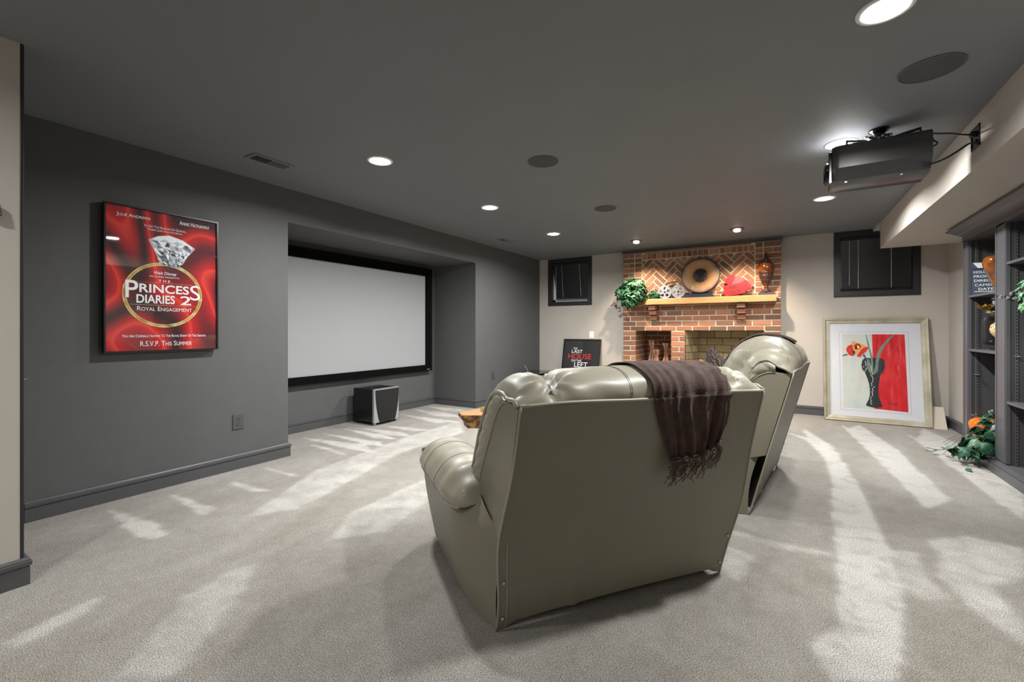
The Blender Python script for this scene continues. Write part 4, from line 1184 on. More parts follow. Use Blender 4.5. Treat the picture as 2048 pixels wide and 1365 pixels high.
# ------------------------------------------------------------ subwoofer
t = root('subwoofer', 'black cube subwoofer with silver-edged front on the carpet under the screen', 'speaker', (-4.35, 3.8, 0))
bm = prism([(-4.535, 3.605), (-4.185, 3.605), (-4.185, 3.990), (-4.535, 3.990)], 'z', 0.035, 0.432, bevel=0.004)
finish('cabinet', bm, 'black_gloss', t)
bm = prism([(-4.188, 3.600), (-4.160, 3.600), (-4.150, 3.615), (-4.150, 3.980), (-4.160, 3.995), (-4.188, 3.995)], 'z', 0.035, 0.436)
finish('front_baffle', bm, 'silver', t, label='silver front baffle edge')
def gr(u, v):
    z = 0.040 + 0.385 * v
    inset = 0.060 * (1 - v) ** 2.1 + 0.005
    y0_, y1_ = 3.605 + inset, 3.990 - inset
    y = y0_ + (y1_ - y0_) * u
    return (-4.149 + 0.016 * (1 - (2 * u - 1) ** 2), y, z)
finish('grille', grid(20, 20, gr), 'black_cloth', t, smooth=True)
finish('emblem', lathe([(0.010, 0), (0.010, 0.004), (0, 0.004)], (-4.138, 3.80, 0.075), 16, axis='x'), 'silver', t)
for X in (-4.50, -4.20):
    for Y in (3.64, 3.955):
        finish('foot', lathe([(0, 0), (0.018, 0), (0.022, 0.035), (0, 0.035)], (X, Y, 0), 16), 'silver' if X > -4.3 and Y < 3.7 else 'black_matte', t)

# ------------------------------------------------------------ slab table, basket handle, brass box, corner cabinet
t = root('slab_coffee_table', 'low live-edge wooden slab table, its end poking out behind the sofa arm', 'table', (-2.2, 3.5, 0))
def P_(ax, ay): return (ax, ay)
top_o = [(-2.508, 3.135), (-2.482, 3.345), (-1.75, 3.80), (-1.60, 3.69), (-1.62, 3.55), (-2.40, 3.045)]
cxy = (-2.05, 3.42)
def shr(p, k): return (cxy[0] + (p[0] - cxy[0]) * k, cxy[1] + (p[1] - cxy[1]) * k)
bm = bmesh.new(); rings = []
for z, k in ((0.400, 1.0), (0.375, 1.005), (0.355, 0.975), (0.345, 0.93), (0.340, 0.93), (0.285, 0.90)):
    rings.append([bm.verts.new((*shr(p, k), z)) for p in top_o])
for a, b in zip(rings, rings[1:]):
    for i in range(len(a)): bm.faces.new((a[i], a[(i + 1) % len(a)], b[(i + 1) % len(a)], b[i]))
bm.faces.new(rings[-1])
bmesh.ops.recalc_face_normals(bm, faces=bm.faces)
finish('slab_edge', bm, 'log_bark', t)
finish('slab_top', prism([shr(p, 0.995) for p in top_o], 'z', 0.398, 0.402), 'log_top', t)
for p in ((-2.18, 3.32), (-1.80, 3.56)):
    finish('trestle', box(p[0] - 0.05, p[0] + 0.05, p[1] - 0.06, p[1] + 0.06, 0, 0.286, bevel=0.01), 'dark_wood', t)
t = root('wire_basket', 'black wrought-iron basket with curved hoop handle on the slab table', 'basket', (-2.06, 3.52, 0.402))
bm = tube([(-2.06 + 0.14 * math.cos(a) * 0.77, 3.52 + 0.14 * math.cos(a) * 0.64, 0.47 + 0.155 * math.sin(a)) for a in [PI * k / 18 for k in range(19)]], 0.008, 8)
finish('handle', bm, 'iron', t, smooth=True)
bm = lathe([(0.10, 0.0), (0.13, 0.07), (0.135, 0.07), (0.105, 0.0), (0, 0.0)], (-2.06, 3.52, 0.403), 24)
finish('bowl', bm, 'iron', t, smooth=True)
t = root('brass_box', 'small shiny brass box on the slab table beside the iron basket', 'box', (-2.33, 3.26, 0.402))
bm = box(-0.03, 0.03, -0.02, 0.02, 0, 0.028, bevel=0.003)
bmesh.ops.rotate(bm, verts=bm.verts, cent=(0, 0, 0), matrix=Matrix.Rotation(0.7, 3, 'Z')); bmesh.ops.translate(bm, verts=bm.verts, vec=(-2.345, 3.30, 0.402))
finish('box_body', bm, 'brass', t)
finish('clasp', box(-2.326, -2.318, 3.272, 3.28, 0.412, 0.42), 'iron', t)
t = root('side_cabinet', 'low black side table in the far left corner behind the sofa', 'table', (-3.55, 6.65, 0))
finish('table_top', box(-3.80, -3.38, 6.20, 6.95, 0.40, 0.435, bevel=0.004), 'black_gloss', t)
for X in (-3.77, -3.41):
    for Y in (6.23, 6.92): finish('leg', box(X - 0.02, X + 0.02, Y - 0.02, Y + 0.02, 0, 0.40), 'black_gloss', t)
finish('shelf', box(-3.78, -3.40, 6.22, 6.93, 0.15, 0.165), 'black_gloss', t)
o = finish('cable', tube(catmull([(-3.66, 6.42, 0.437), (-3.66, 6.42, 0.47), (-3.68, 6.40, 0.52), (-3.70, 6.38, 0.545)], 5), 0.006, 6), 'silver', smooth=True)
o['label'] = 'thin pale cable end sticking up from the black corner side table'; o['category'] = 'cable'

# ------------------------------------------------------------ black film sign leaning at the back wall
SG = (-2.99, 6.955, 0.0)
t = root('film_sign', 'black film sign with white and red lettering leaning against the cream wall', 'sign', SG, rot=(math.radians(-12.5), 0, 0))
W2, H2 = 0.345, 1.01
bm = bmesh.new()
frame_bars(bm, 'y', -0.014, 0.010, -W2, W2, 0, H2, 0.018)
finish('frame', bm, 'poster_black', t, local=True)
pn = finish('print', box(-W2 + 0.01, W2 - 0.01, 0.0, 0.006, 0.01, H2 - 0.01), 'print_black', t, local=True)
SP = lambda u, v, h: (u, -0.0008 - h, v)
def ST(s, b, m, **k): lettering(s, lambda u, v, h: SP(u - (-2.99), v / math.cos(math.radians(12.5)), 0), b, m, pn, bold=0.0, **k)
ST('THE', (-3.142, 0.806, -3.071, 0.842), 'print_white'); ST('LAST', (-3.169, 0.745, -2.969, 0.802), 'print_white')
ST('HOUSE', (-3.229, 0.645, -2.801, 0.735), 'print_red'); ST('ON THE', (-3.166, 0.598, -2.975, 0.634), 'print_white')
ST('LEFT', (-3.103, 0.508, -2.861, 0.590), 'print_white')
finish('glass', box(-W2 + 0.015, W2 - 0.015, -0.006, -0.005, 0.015, H2 - 0.015), 'pane', t, local=True)

# ------------------------------------------------------------ large framed painting leaning under the right window
t = root('framed_painting', 'large champagne-framed painting of a red flower in black vase leaning on the wall', 'painting', (0.958, 6.945, 0.0), rot=(math.radians(-9.6), 0, 0))
W3, H3 = 0.518, 1.318
prof = [(0.0, 0.0), (0.040, 0.0), (0.046, 0.006), (0.044, 0.020), (0.030, 0.036), (0.026, 0.066), (0.0, 0.070)]   # (depth, inset)
def frame_side(pa, pb, ia, ib, nm='frame_rail'):
    bm = bmesh.new(); R = []
    for (P0, I0) in ((pa, ia), (pb, ib)):
        R.append([bm.verts.new((P0[0] + I0[0] * ins, 0.012 - dp, P0[1] + I0[1] * ins)) for dp, ins in prof])
    n = len(prof)
    for k in range(n): bm.faces.new((R[0][k], R[1][k], R[1][(k + 1) % n], R[0][(k + 1) % n]))
    bm.faces.new(R[0]); bm.faces.new(R[1][::-1]); bmesh.ops.recalc_face_normals(bm, faces=bm.faces)
    finish(nm, bm, 'champagne', t, local=True)
cs = [(-W3, 0), (W3, 0), (W3, H3), (-W3, H3)]; ins_ = [(1, 1), (-1, 1), (-1, -1), (1, -1)]
for k in range(4): frame_side(cs[k], cs[(k + 1) % 4], ins_[k], ins_[(k + 1) % 4])
mb = finish('mat_board', box(-W3 + 0.03, W3 - 0.03, 0.0, 0.008, 0.03, H3 - 0.03), 'mat_board', t, local=True)
FP = lambda u, v, h: (u, -0.0006 - h, v)
kx = lambda X: X - 0.958
aw = (-0.316, 0.170, 0.306, 1.110)     # painted area
ml = (-0.345, 0.140, 0.336, 1.140)
def ringrect(a, w_): 
    x0, z0, x1, z1 = a
    return [[(x0, z0), (x1, z0), (x1, z0 + w_), (x0, z0 + w_)], [(x0, z1 - w_), (x1, z1 - w_), (x1, z1), (x0, z1)], [(x0, z0 + w_), (x0 + w_, z0 + w_), (x0 + w_, z1 - w_), (x0, z1 - w_)], [(x1 - w_, z0 + w_), (x1, z0 + w_), (x1, z1 - w_), (x1 - w_, z1 - w_)]]
flat(ringrect(ml, 0.003), FP, 0.0, 'mat_line', mb, 'mat_bevel', local=True)
xm = aw[0] + (aw[2] - aw[0]) * 0.492
pz = finish('painting_print', None or box(0, 0.001, 0, 0.0001, 0, 0.001), 'art_pale', mb, local=True)
pz.data = bpy.data.meshes.new('painting_print'); bm = bmesh.new()
bm.faces.new([bm.verts.new(FP(u, v, 0.0004)) for u, v in ((aw[0], aw[1]), (xm + 0.02, aw[1] - 0.004), (xm, aw[3]), (aw[0], aw[3]))]); bm.to_mesh(pz.data); pz.data.materials.append(M['art_pale'])
def A(x, y):   # study coordinates of the painting -> metres in its own plane
    u = (x - 300) / (812 + (y - 127) * 0.025); v = (y - 127) / (925 + (x - 300) * 0.045)
    return (aw[0] + u * (aw[2] - aw[0]), aw[3] - v * (aw[3] - aw[1]))
def art(polys, m, h, nm): flat([[A(*p) for p in q] for q in polys], FP, h, m, pz, nm, local=True)
art([[(697, 127), (1105, 127), (1140, 1095), (715, 1062)]], 'art_red', 0.0007, 'red_field')
art([[(300, 400), (350, 380), (372, 385), (375, 396), (320, 408), (300, 412)]], 'art_teal', 0.0009, 'stem_stroke')
vase = [(650, 430), (600, 430), (565, 460), (552, 520), (565, 575), (600, 620), (625, 680), (650, 760), (660, 840), (655, 900), (640, 950), (605, 1010), (610, 1030), (700, 1050), (760, 1048), (822, 1035), (800, 985), (775, 920), (768, 850), (775, 760), (790, 680), (800, 640), (835, 600), (855, 540), (855, 470), (830, 435), (780, 430), (720, 428)]
art([vase], 'art_black', 0.0012, 'vase_stroke')
art([[(585, 470), (600, 455), (640, 470), (640, 560), (620, 590), (595, 560), (582, 520)]], 'art_black', 0.0013, 'vase_stroke')
art([[(625, 440), (665, 470), (690, 560), (705, 640), (660, 620), (628, 560)], [(612, 130), (622, 128), (655, 240), (665, 300), (698, 400), (706, 520), (705, 660), (690, 640), (678, 440), (650, 320), (630, 220)],
     [(985, 130), (950, 140), (870, 210), (800, 290), (755, 380), (740, 460), (735, 520), (700, 640), (735, 625), (770, 590), (775, 480), (800, 380), (850, 290), (900, 220)]], 'art_green', 0.0016, 'leaf_stroke')
art([[(565, 400), (590, 375), (612, 410), (628, 450), (600, 430)], [(640, 430), (660, 425), (672, 480), (664, 500)]], 'art_teal', 0.0018, 'leaf_stroke')
art([[(350, 330), (370, 285), (420, 258), (460, 275), (470, 330), (468, 395), (430, 410), (385, 392)], [(480, 370), (520, 350), (600, 290), (652, 292), (620, 350), (560, 390), (545, 420), (500, 415)]], 'art_flower', 0.0019, 'petal_stroke')
art([[(420, 225), (455, 215), (500, 235), (560, 250), (610, 275), (640, 290), (590, 300), (560, 320), (520, 370), (495, 410), (485, 360), (450, 330), (440, 280), (428, 258)]], 'art_orange', 0.0022, 'petal_stroke')
art([[(455, 270), (490, 245), (530, 250), (552, 280), (545, 310), (505, 325), (470, 320)]], 'art_flower', 0.0024, 'petal_stroke')
art([[(470, 285), (490, 270), (505, 300), (490, 325), (472, 318)], [(430, 335), (470, 345), (476, 375), (450, 382), (438, 360)], [(515, 255), (540, 265), (552, 290), (530, 300)]], 'art_black', 0.0026, 'dark_stroke')
art([[(498, 285), (515, 272), (532, 285), (528, 312), (508, 312)], [(680, 535), (688, 530), (690, 600), (682, 598)]], 'art_yellow', 0.0028, 'yellow_stroke')
rj = random.Random(5); hl = []
for k in range(26):
    y = 470 + k * 21; x = (595 if y < 600 else 690) + rj.uniform(-16, 16) - (14 if y > 850 else 0); dx = rj.uniform(-8, 10)
    hl.append([(x, y), (x + 7, y - 2), (x + 7 + dx, y + 15), (x + dx, y + 17)])
art(hl, 'art_white', 0.0026, 'highlight_stroke')
art([[(905, 988), (950, 992), (1000, 1000), (1010, 1012), (950, 1000), (905, 996)]], 'art_black', 0.0012, 'signature_stroke')
finish('glass', box(-W3 + 0.055, W3 - 0.055, -0.008, -0.007, 0.055, H3 - 0.055), 'pane', t, local=True)
t = root('beige_panel', 'small plain beige board leaning in the back right corner beside the painting', 'board', (1.55, 7.0, 0))
bm = prism([(1.43, 0.0), (1.60, 0.0), (1.585, 0.245), (1.43, 0.245)], 'y', 0, 0.012)
for v in bm.verts: v.co.y += 6.93 + v.co.z * 0.4 if v.co.z > 0.1 else 6.93
finish('board', bm, 'beige_board', t)

# ------------------------------------------------------------ ceiling projector
t = root('projector', 'black ceiling-mounted video projector with cables at upper right', 'projector', (0.5, 3.65, CEIL))
y0, y1 = 3.45, 3.82
sec = [(0.292, 2.318), (0.735, 2.322), (0.737, 2.165), (0.700, 2.085), (0.652, 2.066), (0.250, 2.064), (0.245, 2.10), (0.258, 2.27)]
bm = bmesh.new()
outl = [(y0 + 0.012, 2.321), (y0, 2.305), (y0, 2.175), (y0 + 0.05, 2.105), (y0 + 0.09, 2.088), (y1 - 0.09, 2.088), (y1 - 0.05, 2.105), (y1, 2.175), (y1, 2.305), (y1 - 0.012, 2.321)]
def pjx(u): return 0.262 + (0.735 - 0.262) * u
R = []
for u, k in ((0, 0.94), (0.03, 0.985), (0.08, 1), (1, 1)):
    yc, zc = (y0 + y1) / 2, 2.2
    R.append([bm.verts.new((pjx(u), yc + (p[0] - yc) * k, zc + (p[1] - zc) * k)) for p in outl])
for a, b in zip(R, R[1:]):
    for i in range(len(a)): bm.faces.new((a[i], a[(i + 1) % len(a)], b[(i + 1) % len(a)], b[i]))
bm.faces.new(R[0]); bm.faces.new(R[-1][::-1]); bmesh.ops.recalc_face_normals(bm, faces=bm.faces)
M['projector'] = mat('projector_shell', srgb(58, 58, 60), 0.3, coat=0.25)
finish('housing', bm, 'projector', t, smooth=True, auto=28)
bm = lathe([(0.075, 0.0), (0.075, -0.02), (0.060, -0.03), (0.055, -0.012), (0, -0.012)], (0.262, 3.655, 2.20), 32, axis='x')
finish('lens_ring', bm, 'black_gloss', t, smooth=True, auto=40)
bm = bmesh.new(); bx(bm, 0.244, 0.262, y0 + 0.02, y0 + 0.05, 2.09, 2.29, bevel=0.004)
finish('front_louvre', bm, 'black_gloss', t)
bm = bmesh.new()
for k in range(2): bx(bm, (0.33, 0.60)[k], (0.33, 0.60)[k] + 0.012, y0 + 0.06, y0 + 0.075, 2.094, 2.100)
finish('foot_screw', bm, 'silver', t)
bm = lathe([(0, 0), (0.055, 0), (0.055, -0.012), (0.03, -0.03), (0.03, -0.05), (0, -0.05)], (0.52, 3.65, CEIL), 24)
bx(bm, 0.46, 0.58, 3.60, 3.70, 2.345, 2.392, bevel=0.006)
finish('mount', bm, 'black_gloss', t, smooth=True, auto=35)
bm = bmesh.new()
for a in ((0.34, 3.50), (0.34, 3.80), (0.69, 3.50), (0.69, 3.80)):
    tube([(0.52, 3.65, 2.355), (0.52 + (a[0] - 0.52) * 0.55, 3.65 + (a[1] - 3.65) * 0.55, 2.357), (a[0], a[1], 2.35), (a[0], a[1], 2.318)], 0.009, 8, bm)
finish('mount_arm', bm, 'black_gloss', t, smooth=True)
bm = bmesh.new(); rz = random.Random(2)
for k in range(7):
    x = 0.45 + k * 0.02; bmt = lathe([(0, 0), (0.009, 0), (0.009, 0.014), (0, 0.014)], (x, 3.595 + rz.uniform(-.004, .004), 2.352 + rz.uniform(0, 0.03)), 10, bm=bm)
finish('mount_knob', bm, 'chrome', t)
t = root('cable_plate', 'black recessed outlet plate high on the cream soffit beside the projector', 'outlet', (0.985, 3.73, 2.31))
bm = bmesh.new()
for a in ((3.657, 3.667, 2.245, 2.375), (3.785, 3.795, 2.245, 2.375), (3.657, 3.795, 2.245, 2.255), (3.657, 3.795, 2.365, 2.375)): bx(bm, 0.979, 0.985, *a)
finish('surround', bm, 'poster_black', t); finish('recess', box(0.983, 0.985, 3.66, 3.79, 2.25, 2.37), 'black_gloss', t)
finish('socket', lathe([(0.016, 0.0), (0.016, -0.006), (0, -0.006)], (0.983, 3.72, 2.285), 16, axis='x'), 'iron', t)
finish('plug', box(0.955, 0.983, 3.70, 3.735, 2.315, 2.345, bevel=0.003), 'black_matte', t)
o = finish('power_cable', tube(catmull([(0.955, 3.715, 2.33), (0.90, 3.66, 2.325), (0.84, 3.58, 2.315), (0.78, 3.52, 2.305), (0.742, 3.50, 2.305), (0.745, 3.50, 2.27), (0.765, 3.50, 2.245), (0.742, 3.50, 2.23)], 6), 0.0045, 6), 'black_matte', smooth=True)
o['label'] = 'upper thin black cable from projector to outlet plate'; o['category'] = 'cable'
o = finish('signal_cable', tube(catmull([(0.978, 3.67, 2.262), (0.93, 3.62, 2.25), (0.86, 3.56, 2.195), (0.80, 3.50, 2.15), (0.745, 3.475, 2.125), (0.690, 3.46, 2.115)], 6), 0.0055, 6), 'black_matte', smooth=True)
o['label'] = 'lower thick black cable sagging from outlet plate to projector underside'; o['category'] = 'cable'

# ------------------------------------------------------------ built-in bookcase
bc = root('bookcase', 'charcoal built-in bookcase with crown moulding along the right wall', 'bookcase', (1.6, 4.5, 0))
FXc = 1.45
bays = [(5.68, 5.075), (4.865, 4.26), (4.05, 3.40)]
BX = 1.858
def stile(ya, yb_):
    bm = bmesh.new()
    bx(bm, FXc, FXc + 0.022, yb_, ya, 0.12, 1.99)
    w_ = ya - yb_
    for yy in (ya - 0.035, yb_ + 0.014):
        bx(bm, FXc - 0.004, FXc, yy, yy + 0.018, 0.125, 1.985, bevel=0.002)
    finish('stile', bm, 'bookcase', bc)
stile(5.825, 5.68); stile(5.075, 4.865); stile(4.26, 4.05); stile(3.40, 3.26)
finish('back_panel', box(BX - 0.012, BX, 3.27, 5.82, 0.1, 2.0), 'bookcase_in', bc)
for y in (5.688, 5.055, 4.873, 4.25, 4.06, 3.385):
    finish('side_panel', box(FXc + 0.022, BX - 0.012, y, y + 0.012, 0.1, 1.99), 'bookcase_in', bc)
finish('end_panel', box(FXc + 0.022, BX, 5.812, 5.825, 0.0, 1.99), 'bookcase', bc)
finish('bottom_board', box(FXc - 0.0, BX - 0.012, 3.26, 5.82, 0.095, 0.112), 'bookcase', bc)
finish('top_board', box(FXc, BX - 0.012, 3.26, 5.82, 1.975, 1.99), 'bookcase_in', bc)
pb = [(FXc, 0.0), (FXc - 0.024, 0.0), (FXc - 0.024, 0.074), (FXc - 0.020, 0.077), (FXc - 0.026, 0.082), (FXc - 0.024, 0.094), (FXc - 0.012, 0.097), (FXc - 0.010, 0.104), (FXc, 0.106)]
bm = prism(pb, 'y', 3.26, 5.12)
prism([(FXc - 0.034 + (x - FXc), z * 0.98) for x, z in pb[:]] , 'y', 5.12, 5.14, bm) if False else None
prism(pb, 'y', 5.12, 5.83, bm)
finish('plinth', bm, 'bookcase', bc)
cr = [(FXc + 0.02, 1.985), (FXc - 0.012, 1.985), (FXc - 0.014, 1.993), (FXc - 0.004, 1.998), (FXc - 0.004, 2.035), (FXc - 0.018, 2.042), (FXc - 0.020, 2.048), (FXc - 0.040, 2.058), (FXc - 0.062, 2.076), (FXc - 0.085, 2.088), (FXc - 0.100, 2.096), (FXc - 0.102, 2.108), (FXc + 0.02, 2.108)]
# mitred far end: scale the overhang past the end
bm = bmesh.new(); R = []
for y, k in ((3.26, 0), (5.825, 0), (5.825, 1)):
    if k == 0: R.append([bm.verts.new((x, y if y < 4 else y + max(0, (FXc + 0.0 - x)) * 0.9, z)) for x, z in cr])
for a, b in zip(R, R[1:]):
    for i in range(len(a)): bm.faces.new((a[i], a[(i + 1) % len(a)], b[(i + 1) % len(a)], b[i]))
bm.faces.new(R[0]); bm.faces.new(R[-1][::-1]); bmesh.ops.recalc_face_normals(bm, faces=bm.faces)
finish('crown_moulding', bm, 'bookcase', bc)
def shelf(bay, z):
    ya, yb_ = bays[bay]
    finish('shelf', box(FXc + 0.002, BX - 0.012, yb_ - 0.006, ya + 0.006, z - 0.020, z, bevel=0.001), 'bookcase', bc)
shelf(0, 1.468); shelf(0, 0.975); shelf(1, 1.672); shelf(1, 0.603); shelf(2, 1.47); shelf(2, 0.9)
for ya, yb_ in bays:
    for yy, sg in ((ya, -1), (yb_, 1)):
        so = finish('shelf_standard', box(FXc + 0.045, FXc + 0.062, min(yy, yy + sg * 0.003) , max(yy, yy + sg * 0.003), 0.115, 1.972), 'bookcase', bc)
        bm = bmesh.new()
        for k in range(72):
            z = 0.135 + k * 0.0254
            bx(bm, FXc + 0.050, FXc + 0.057, min(yy + sg * 0.0031, yy + sg * 0.0036), max(yy + sg * 0.0031, yy + sg * 0.0036), z, z + 0.011)
        finish('standard_slot', bm, 'print_black', so, kind='stuff')
for (y, z) in ((5.68, 0.742), (4.865, 0.952)):
    finish('shelf_clip', box(FXc + 0.040, FXc + 0.067, y - 0.02, y, z - 0.004, z), 'silver', bc, label='small bright metal shelf clip')

# things in the bookcase
t = root('clapperboard', 'blue-grey film slate with white lettering leaning on the upper shelf', 'slate', (1.60, 5.58, 1.468), rot=(math.radians(-9), 0, 0))
sl = finish('board', prism([(-0.148, 0.0), (0.16, 0.0), (0.16, 0.235), (-0.140, 0.235)], 'y', 0, 0.008), 'slate_print', t, local=True)
st = finish('clap_stick', prism([(-0.140, 0.240), (0.16, 0.240), (0.16, 0.295), (-0.138, 0.302)], 'y', -0.004, 0.008), 'slate_print', t, local=True)
CP_ = lambda u, v, h: (u, -0.001 - h, v)
CP2 = lambda u, v, h: (u, -0.005 - h, v)
flat([[(x, 0.296), (x + 0.055, 0.294), (x + 0.085, 0.246), (x + 0.03, 0.246)] for x in (-0.135, -0.02, 0.07)], CP2, 0, 'print_white', st, 'stripe', local=True)
for s_, zz, x0 in (('HOLLYWOOD', 0.198, -0.133), ('PRODUCTION', 0.158, -0.133), ('DIRECTOR', 0.118, -0.133), ('CAMERA', 0.078, -0.131), ('DATE', 0.040, -0.108)):
    lettering(s_, CP_, (x0, zz, x0 + {'HOLLYWOOD': 0.2, 'PRODUCTION': 0.235, 'DIRECTOR': 0.185, 'CAMERA': 0.150, 'DATE': 0.095}[s_], zz + 0.022), 'print_white', sl, local=True, bold=0.012)
flat([[(-0.135, 0.026), (0.15, 0.026), (0.15, 0.031), (-0.135, 0.031)], [(0.03, 0.002), (0.042, 0.002), (0.042, 0.026), (0.03, 0.026)]], CP_, 0, 'print_white', sl, 'rule', local=True)
prof = [(0, 0), (0.042, 0), (0.045, 0.012), (0.052, 0.05), (0.078, 0.13), (0.105, 0.20), (0.119, 0.25), (0.116, 0.285), (0.095, 0.312), (0.06, 0.325), (0.04, 0.335), (0.045, 0.345), (0, 0.345)]
lathe_thing('glazed_vase', 'tall amber-brown glazed vase on the upper shelf, half hidden by the stile', 'vase', prof, (1.575, 5.36, 1.4685), 'amber', 44)
t = root('tabletop_speaker', 'black rounded speaker panel on the middle shelf behind the mosaic vase', 'speaker', (1.605, 5.45, 0.975))
bm = soft_box(1.605, 5.46, 1.145, 0.125, 0.035, 0.125, e=0.28, nu=40, nv=20)
finish('body', bm, 'black_matte', t, smooth=True)
finish('base', box(1.54, 1.70, 5.41, 5.51, 0.976, 0.99, bevel=0.003), 'black_gloss', t); finish('neck', box(1.57, 1.66, 5.44, 5.48, 0.99, 1.04), 'black_gloss', t)
finish('badge', lathe([(0, 0), (0.010, 0), (0.010, -0.004), (0, -0.004)], (1.525, 5.424, 1.055), 16, axis='y'), 'chrome', t)
t = root('mosaic_vase', 'round gold mosaic vase with silk flowers on the middle shelf', 'vase', (1.575, 5.29, 0.975))
finish('vase_body', lathe([(0, 0), (0.05, 0), (0.045, 0.03), (0.03, 0.06), (0.05, 0.10), (0.085, 0.14), (0.095, 0.175), (0.088, 0.215), (0.055, 0.245), (0.035, 0.25), (0.04, 0.265), (0.03, 0.26), (0, 0.25)], (1.575, 5.29, 0.9755), 36), 'mosaic', t, smooth=True)
rr = random.Random(8)
def petals(c, n, s, m, nm, tilt=0.7, lab=None):
    ms = []
    for k in range(n):
        a = 2 * PI * k / n * 2.4; ti = tilt * (0.5 + 0.5 * (k / n))
        ms.append(Matrix.Translation(c) @ Euler((ti, 0, a)).to_matrix().to_4x4() @ Matrix.Diagonal((s * 1.1, s, s, 1)))
    return foliage(nm, 'big', ms, m, t, label=lab)
petals((1.505, 5.25, 1.285), 18, 0.065, 'petal', 'flower', 0.6, 'cream silk flower')
petals((1.465, 5.32, 1.325), 11, 0.075, 'petal_gold', 'flower', 0.9, 'gold-green silk leaf cluster')
ms = leaf_mats(ball((1.52, 5.24, 1.38), (0.06, 0.10, 0.03)), 18, 0.03, rr); foliage('foliage', 'big', ms, 'leaf_grey', t)
finish('stem', tube([(1.575, 5.29, 1.22), (1.53, 5.27, 1.27), (1.48, 5.30, 1.32), (1.52, 5.26, 1.38)], 0.004, 6), 'stem', t)

t = root('potted_ivy', 'pale green ivy in a white vase on the lower shelf at the right edge', 'plant', (1.66, 4.56, 0.603))
finish('vase_body', lathe([(0, 0), (0.06, 0), (0.075, 0.05), (0.105, 0.16), (0.118, 0.26), (0.11, 0.34), (0.075, 0.40), (0.05, 0.43), (0.055, 0.45), (0.045, 0.44), (0, 0.42)], (1.66, 4.56, 0.6035), 40), 'white_vase', t, smooth=True)
finish('stem', tube([(1.66, 4.56, 1.0), (1.64, 4.58, 1.2), (1.60, 4.60, 1.40)], 0.008, 6), 'stem', t)
ms = leaf_mats(ball((1.60, 4.60, 1.43), (0.17, 0.20, 0.16)), 420, 0.045, rr) + leaf_mats(ball((1.56, 4.66, 1.36), (0.12, 0.14, 0.12)), 160, 0.045, rr)
foliage('foliage', 'ivy', ms, 'leaf_light', t)
ms = leaf_mats(ball((1.50, 4.90, 1.42), (0.05, 0.15, 0.05)), 60, 0.026, rr) + leaf_mats(ball((1.46, 5.0, 1.42), (0.03, 0.14, 0.03)), 34, 0.024, rr)
foliage('dusty_foliage', 'ivy', ms, 'leaf_grey', t, label='dusty grey trailing sprigs')
lathe_thing('floor_vase', 'large rust and pearl glazed vase on the bookcase base at the right edge', 'vase', [(0, 0), (0.06, 0), (0.064, 0.01), (0.09, 0.08), (0.130, 0.16), (0.142, 0.215), (0.130, 0.265), (0.09, 0.305), (0.05, 0.32), (0.055, 0.335), (0, 0.335)], (1.675, 4.585, 0.1125), 'rust_vase', 44)
lathe_thing('orange_vase', 'glossy orange vase on the bookcase base behind the leafy plant', 'vase', [(0, 0), (0.035, 0), (0.045, 0.02), (0.075, 0.10), (0.095, 0.17), (0.090, 0.215), (0.055, 0.245), (0.035, 0.25), (0, 0.25)], (1.52, 5.57, 0.1125), 'tangerine', 40)
t = root('pothos_plant', 'leafy green artificial plant spilling from the bookcase base onto the carpet', 'plant', (1.44, 5.2, 0.1))
finish('pot', lathe([(0, 0), (0.05, 0), (0.07, 0.10), (0, 0.10)], (1.545, 5.22, 0.1125), 20), 'terracotta', t, smooth=True)
lsrc = leaf_shape('big'); lme = bpy.data.meshes.new('leaf'); lsrc.to_mesh(lme); lsrc.free(); lme.materials.append(M['leaf_big'])
for p in lme.polygons: p.use_smooth = True
lg = lme.copy(); lg.materials.clear(); lg.materials.append(M['leaf_grey'])
rr = random.Random(21)
def put_leaves(ms, me, nm='leaf'):
    for q in ms:
        o = bpy.data.objects.new(nm, me); COL.objects.link(o); attach(o, t)
        lo, ro, sc = q.decompose(); o.location, o.scale = lo, sc; o.rotation_mode = 'QUATERNION'; o.rotation_quaternion = ro
put_leaves(leaf_mats(ball((1.50, 5.21, 0.33), (0.13, 0.17, 0.15)), 130, 0.072, rr), lme)
put_leaves(leaf_mats(ball((1.42, 5.22, 0.20), (0.13, 0.22, 0.12)), 115, 0.072, rr), lme)
put_leaves(leaf_mats(ball((1.33, 5.30, 0.115), (0.10, 0.22, 0.05)), 55, 0.07, rr), lme)
put_leaves(leaf_mats(ball((1.53, 5.24, 0.48), (0.10, 0.14, 0.05)), 9, 0.075, rr), lg)
put_leaves(leaf_mats(ball((1.44, 5.52, 0.40), (0.03, 0.04, 0.02)), 3, 0.04, rr), lg)
bm = bmesh.new()
for k in range(6):
    a = rr.uniform(2.4, 4.4); e_ = (1.40 + 0.22 * math.cos(a), 5.24 + 0.28 * math.sin(a), rr.uniform(0.02, 0.2))
    tube(catmull([(1.50, 5.22, 0.22), ((1.50 + e_[0]) / 2, (5.22 + e_[1]) / 2, 0.27), e_], 5), 0.0014, 5, bm)
tube(catmull([(1.32, 5.36, 0.12), (1.22, 5.50, 0.05), (1.17, 5.62, 0.03)], 5), 0.0025, 5, bm)
finish('stem', bm, 'stem', t)
put_leaves([Matrix.Translation(p) @ Euler((rr.uniform(-.3, .3), rr.uniform(-.4, .4), a)).to_matrix().to_4x4() @ Matrix.Scale(0.06, 4) for p, a in (((1.17, 5.62, 0.035), 0.4), ((1.20, 5.50, 0.05), 1.9), ((1.26, 5.46, 0.07), 0.9), ((1.27, 5.02, 0.02), 3.4))], lme)
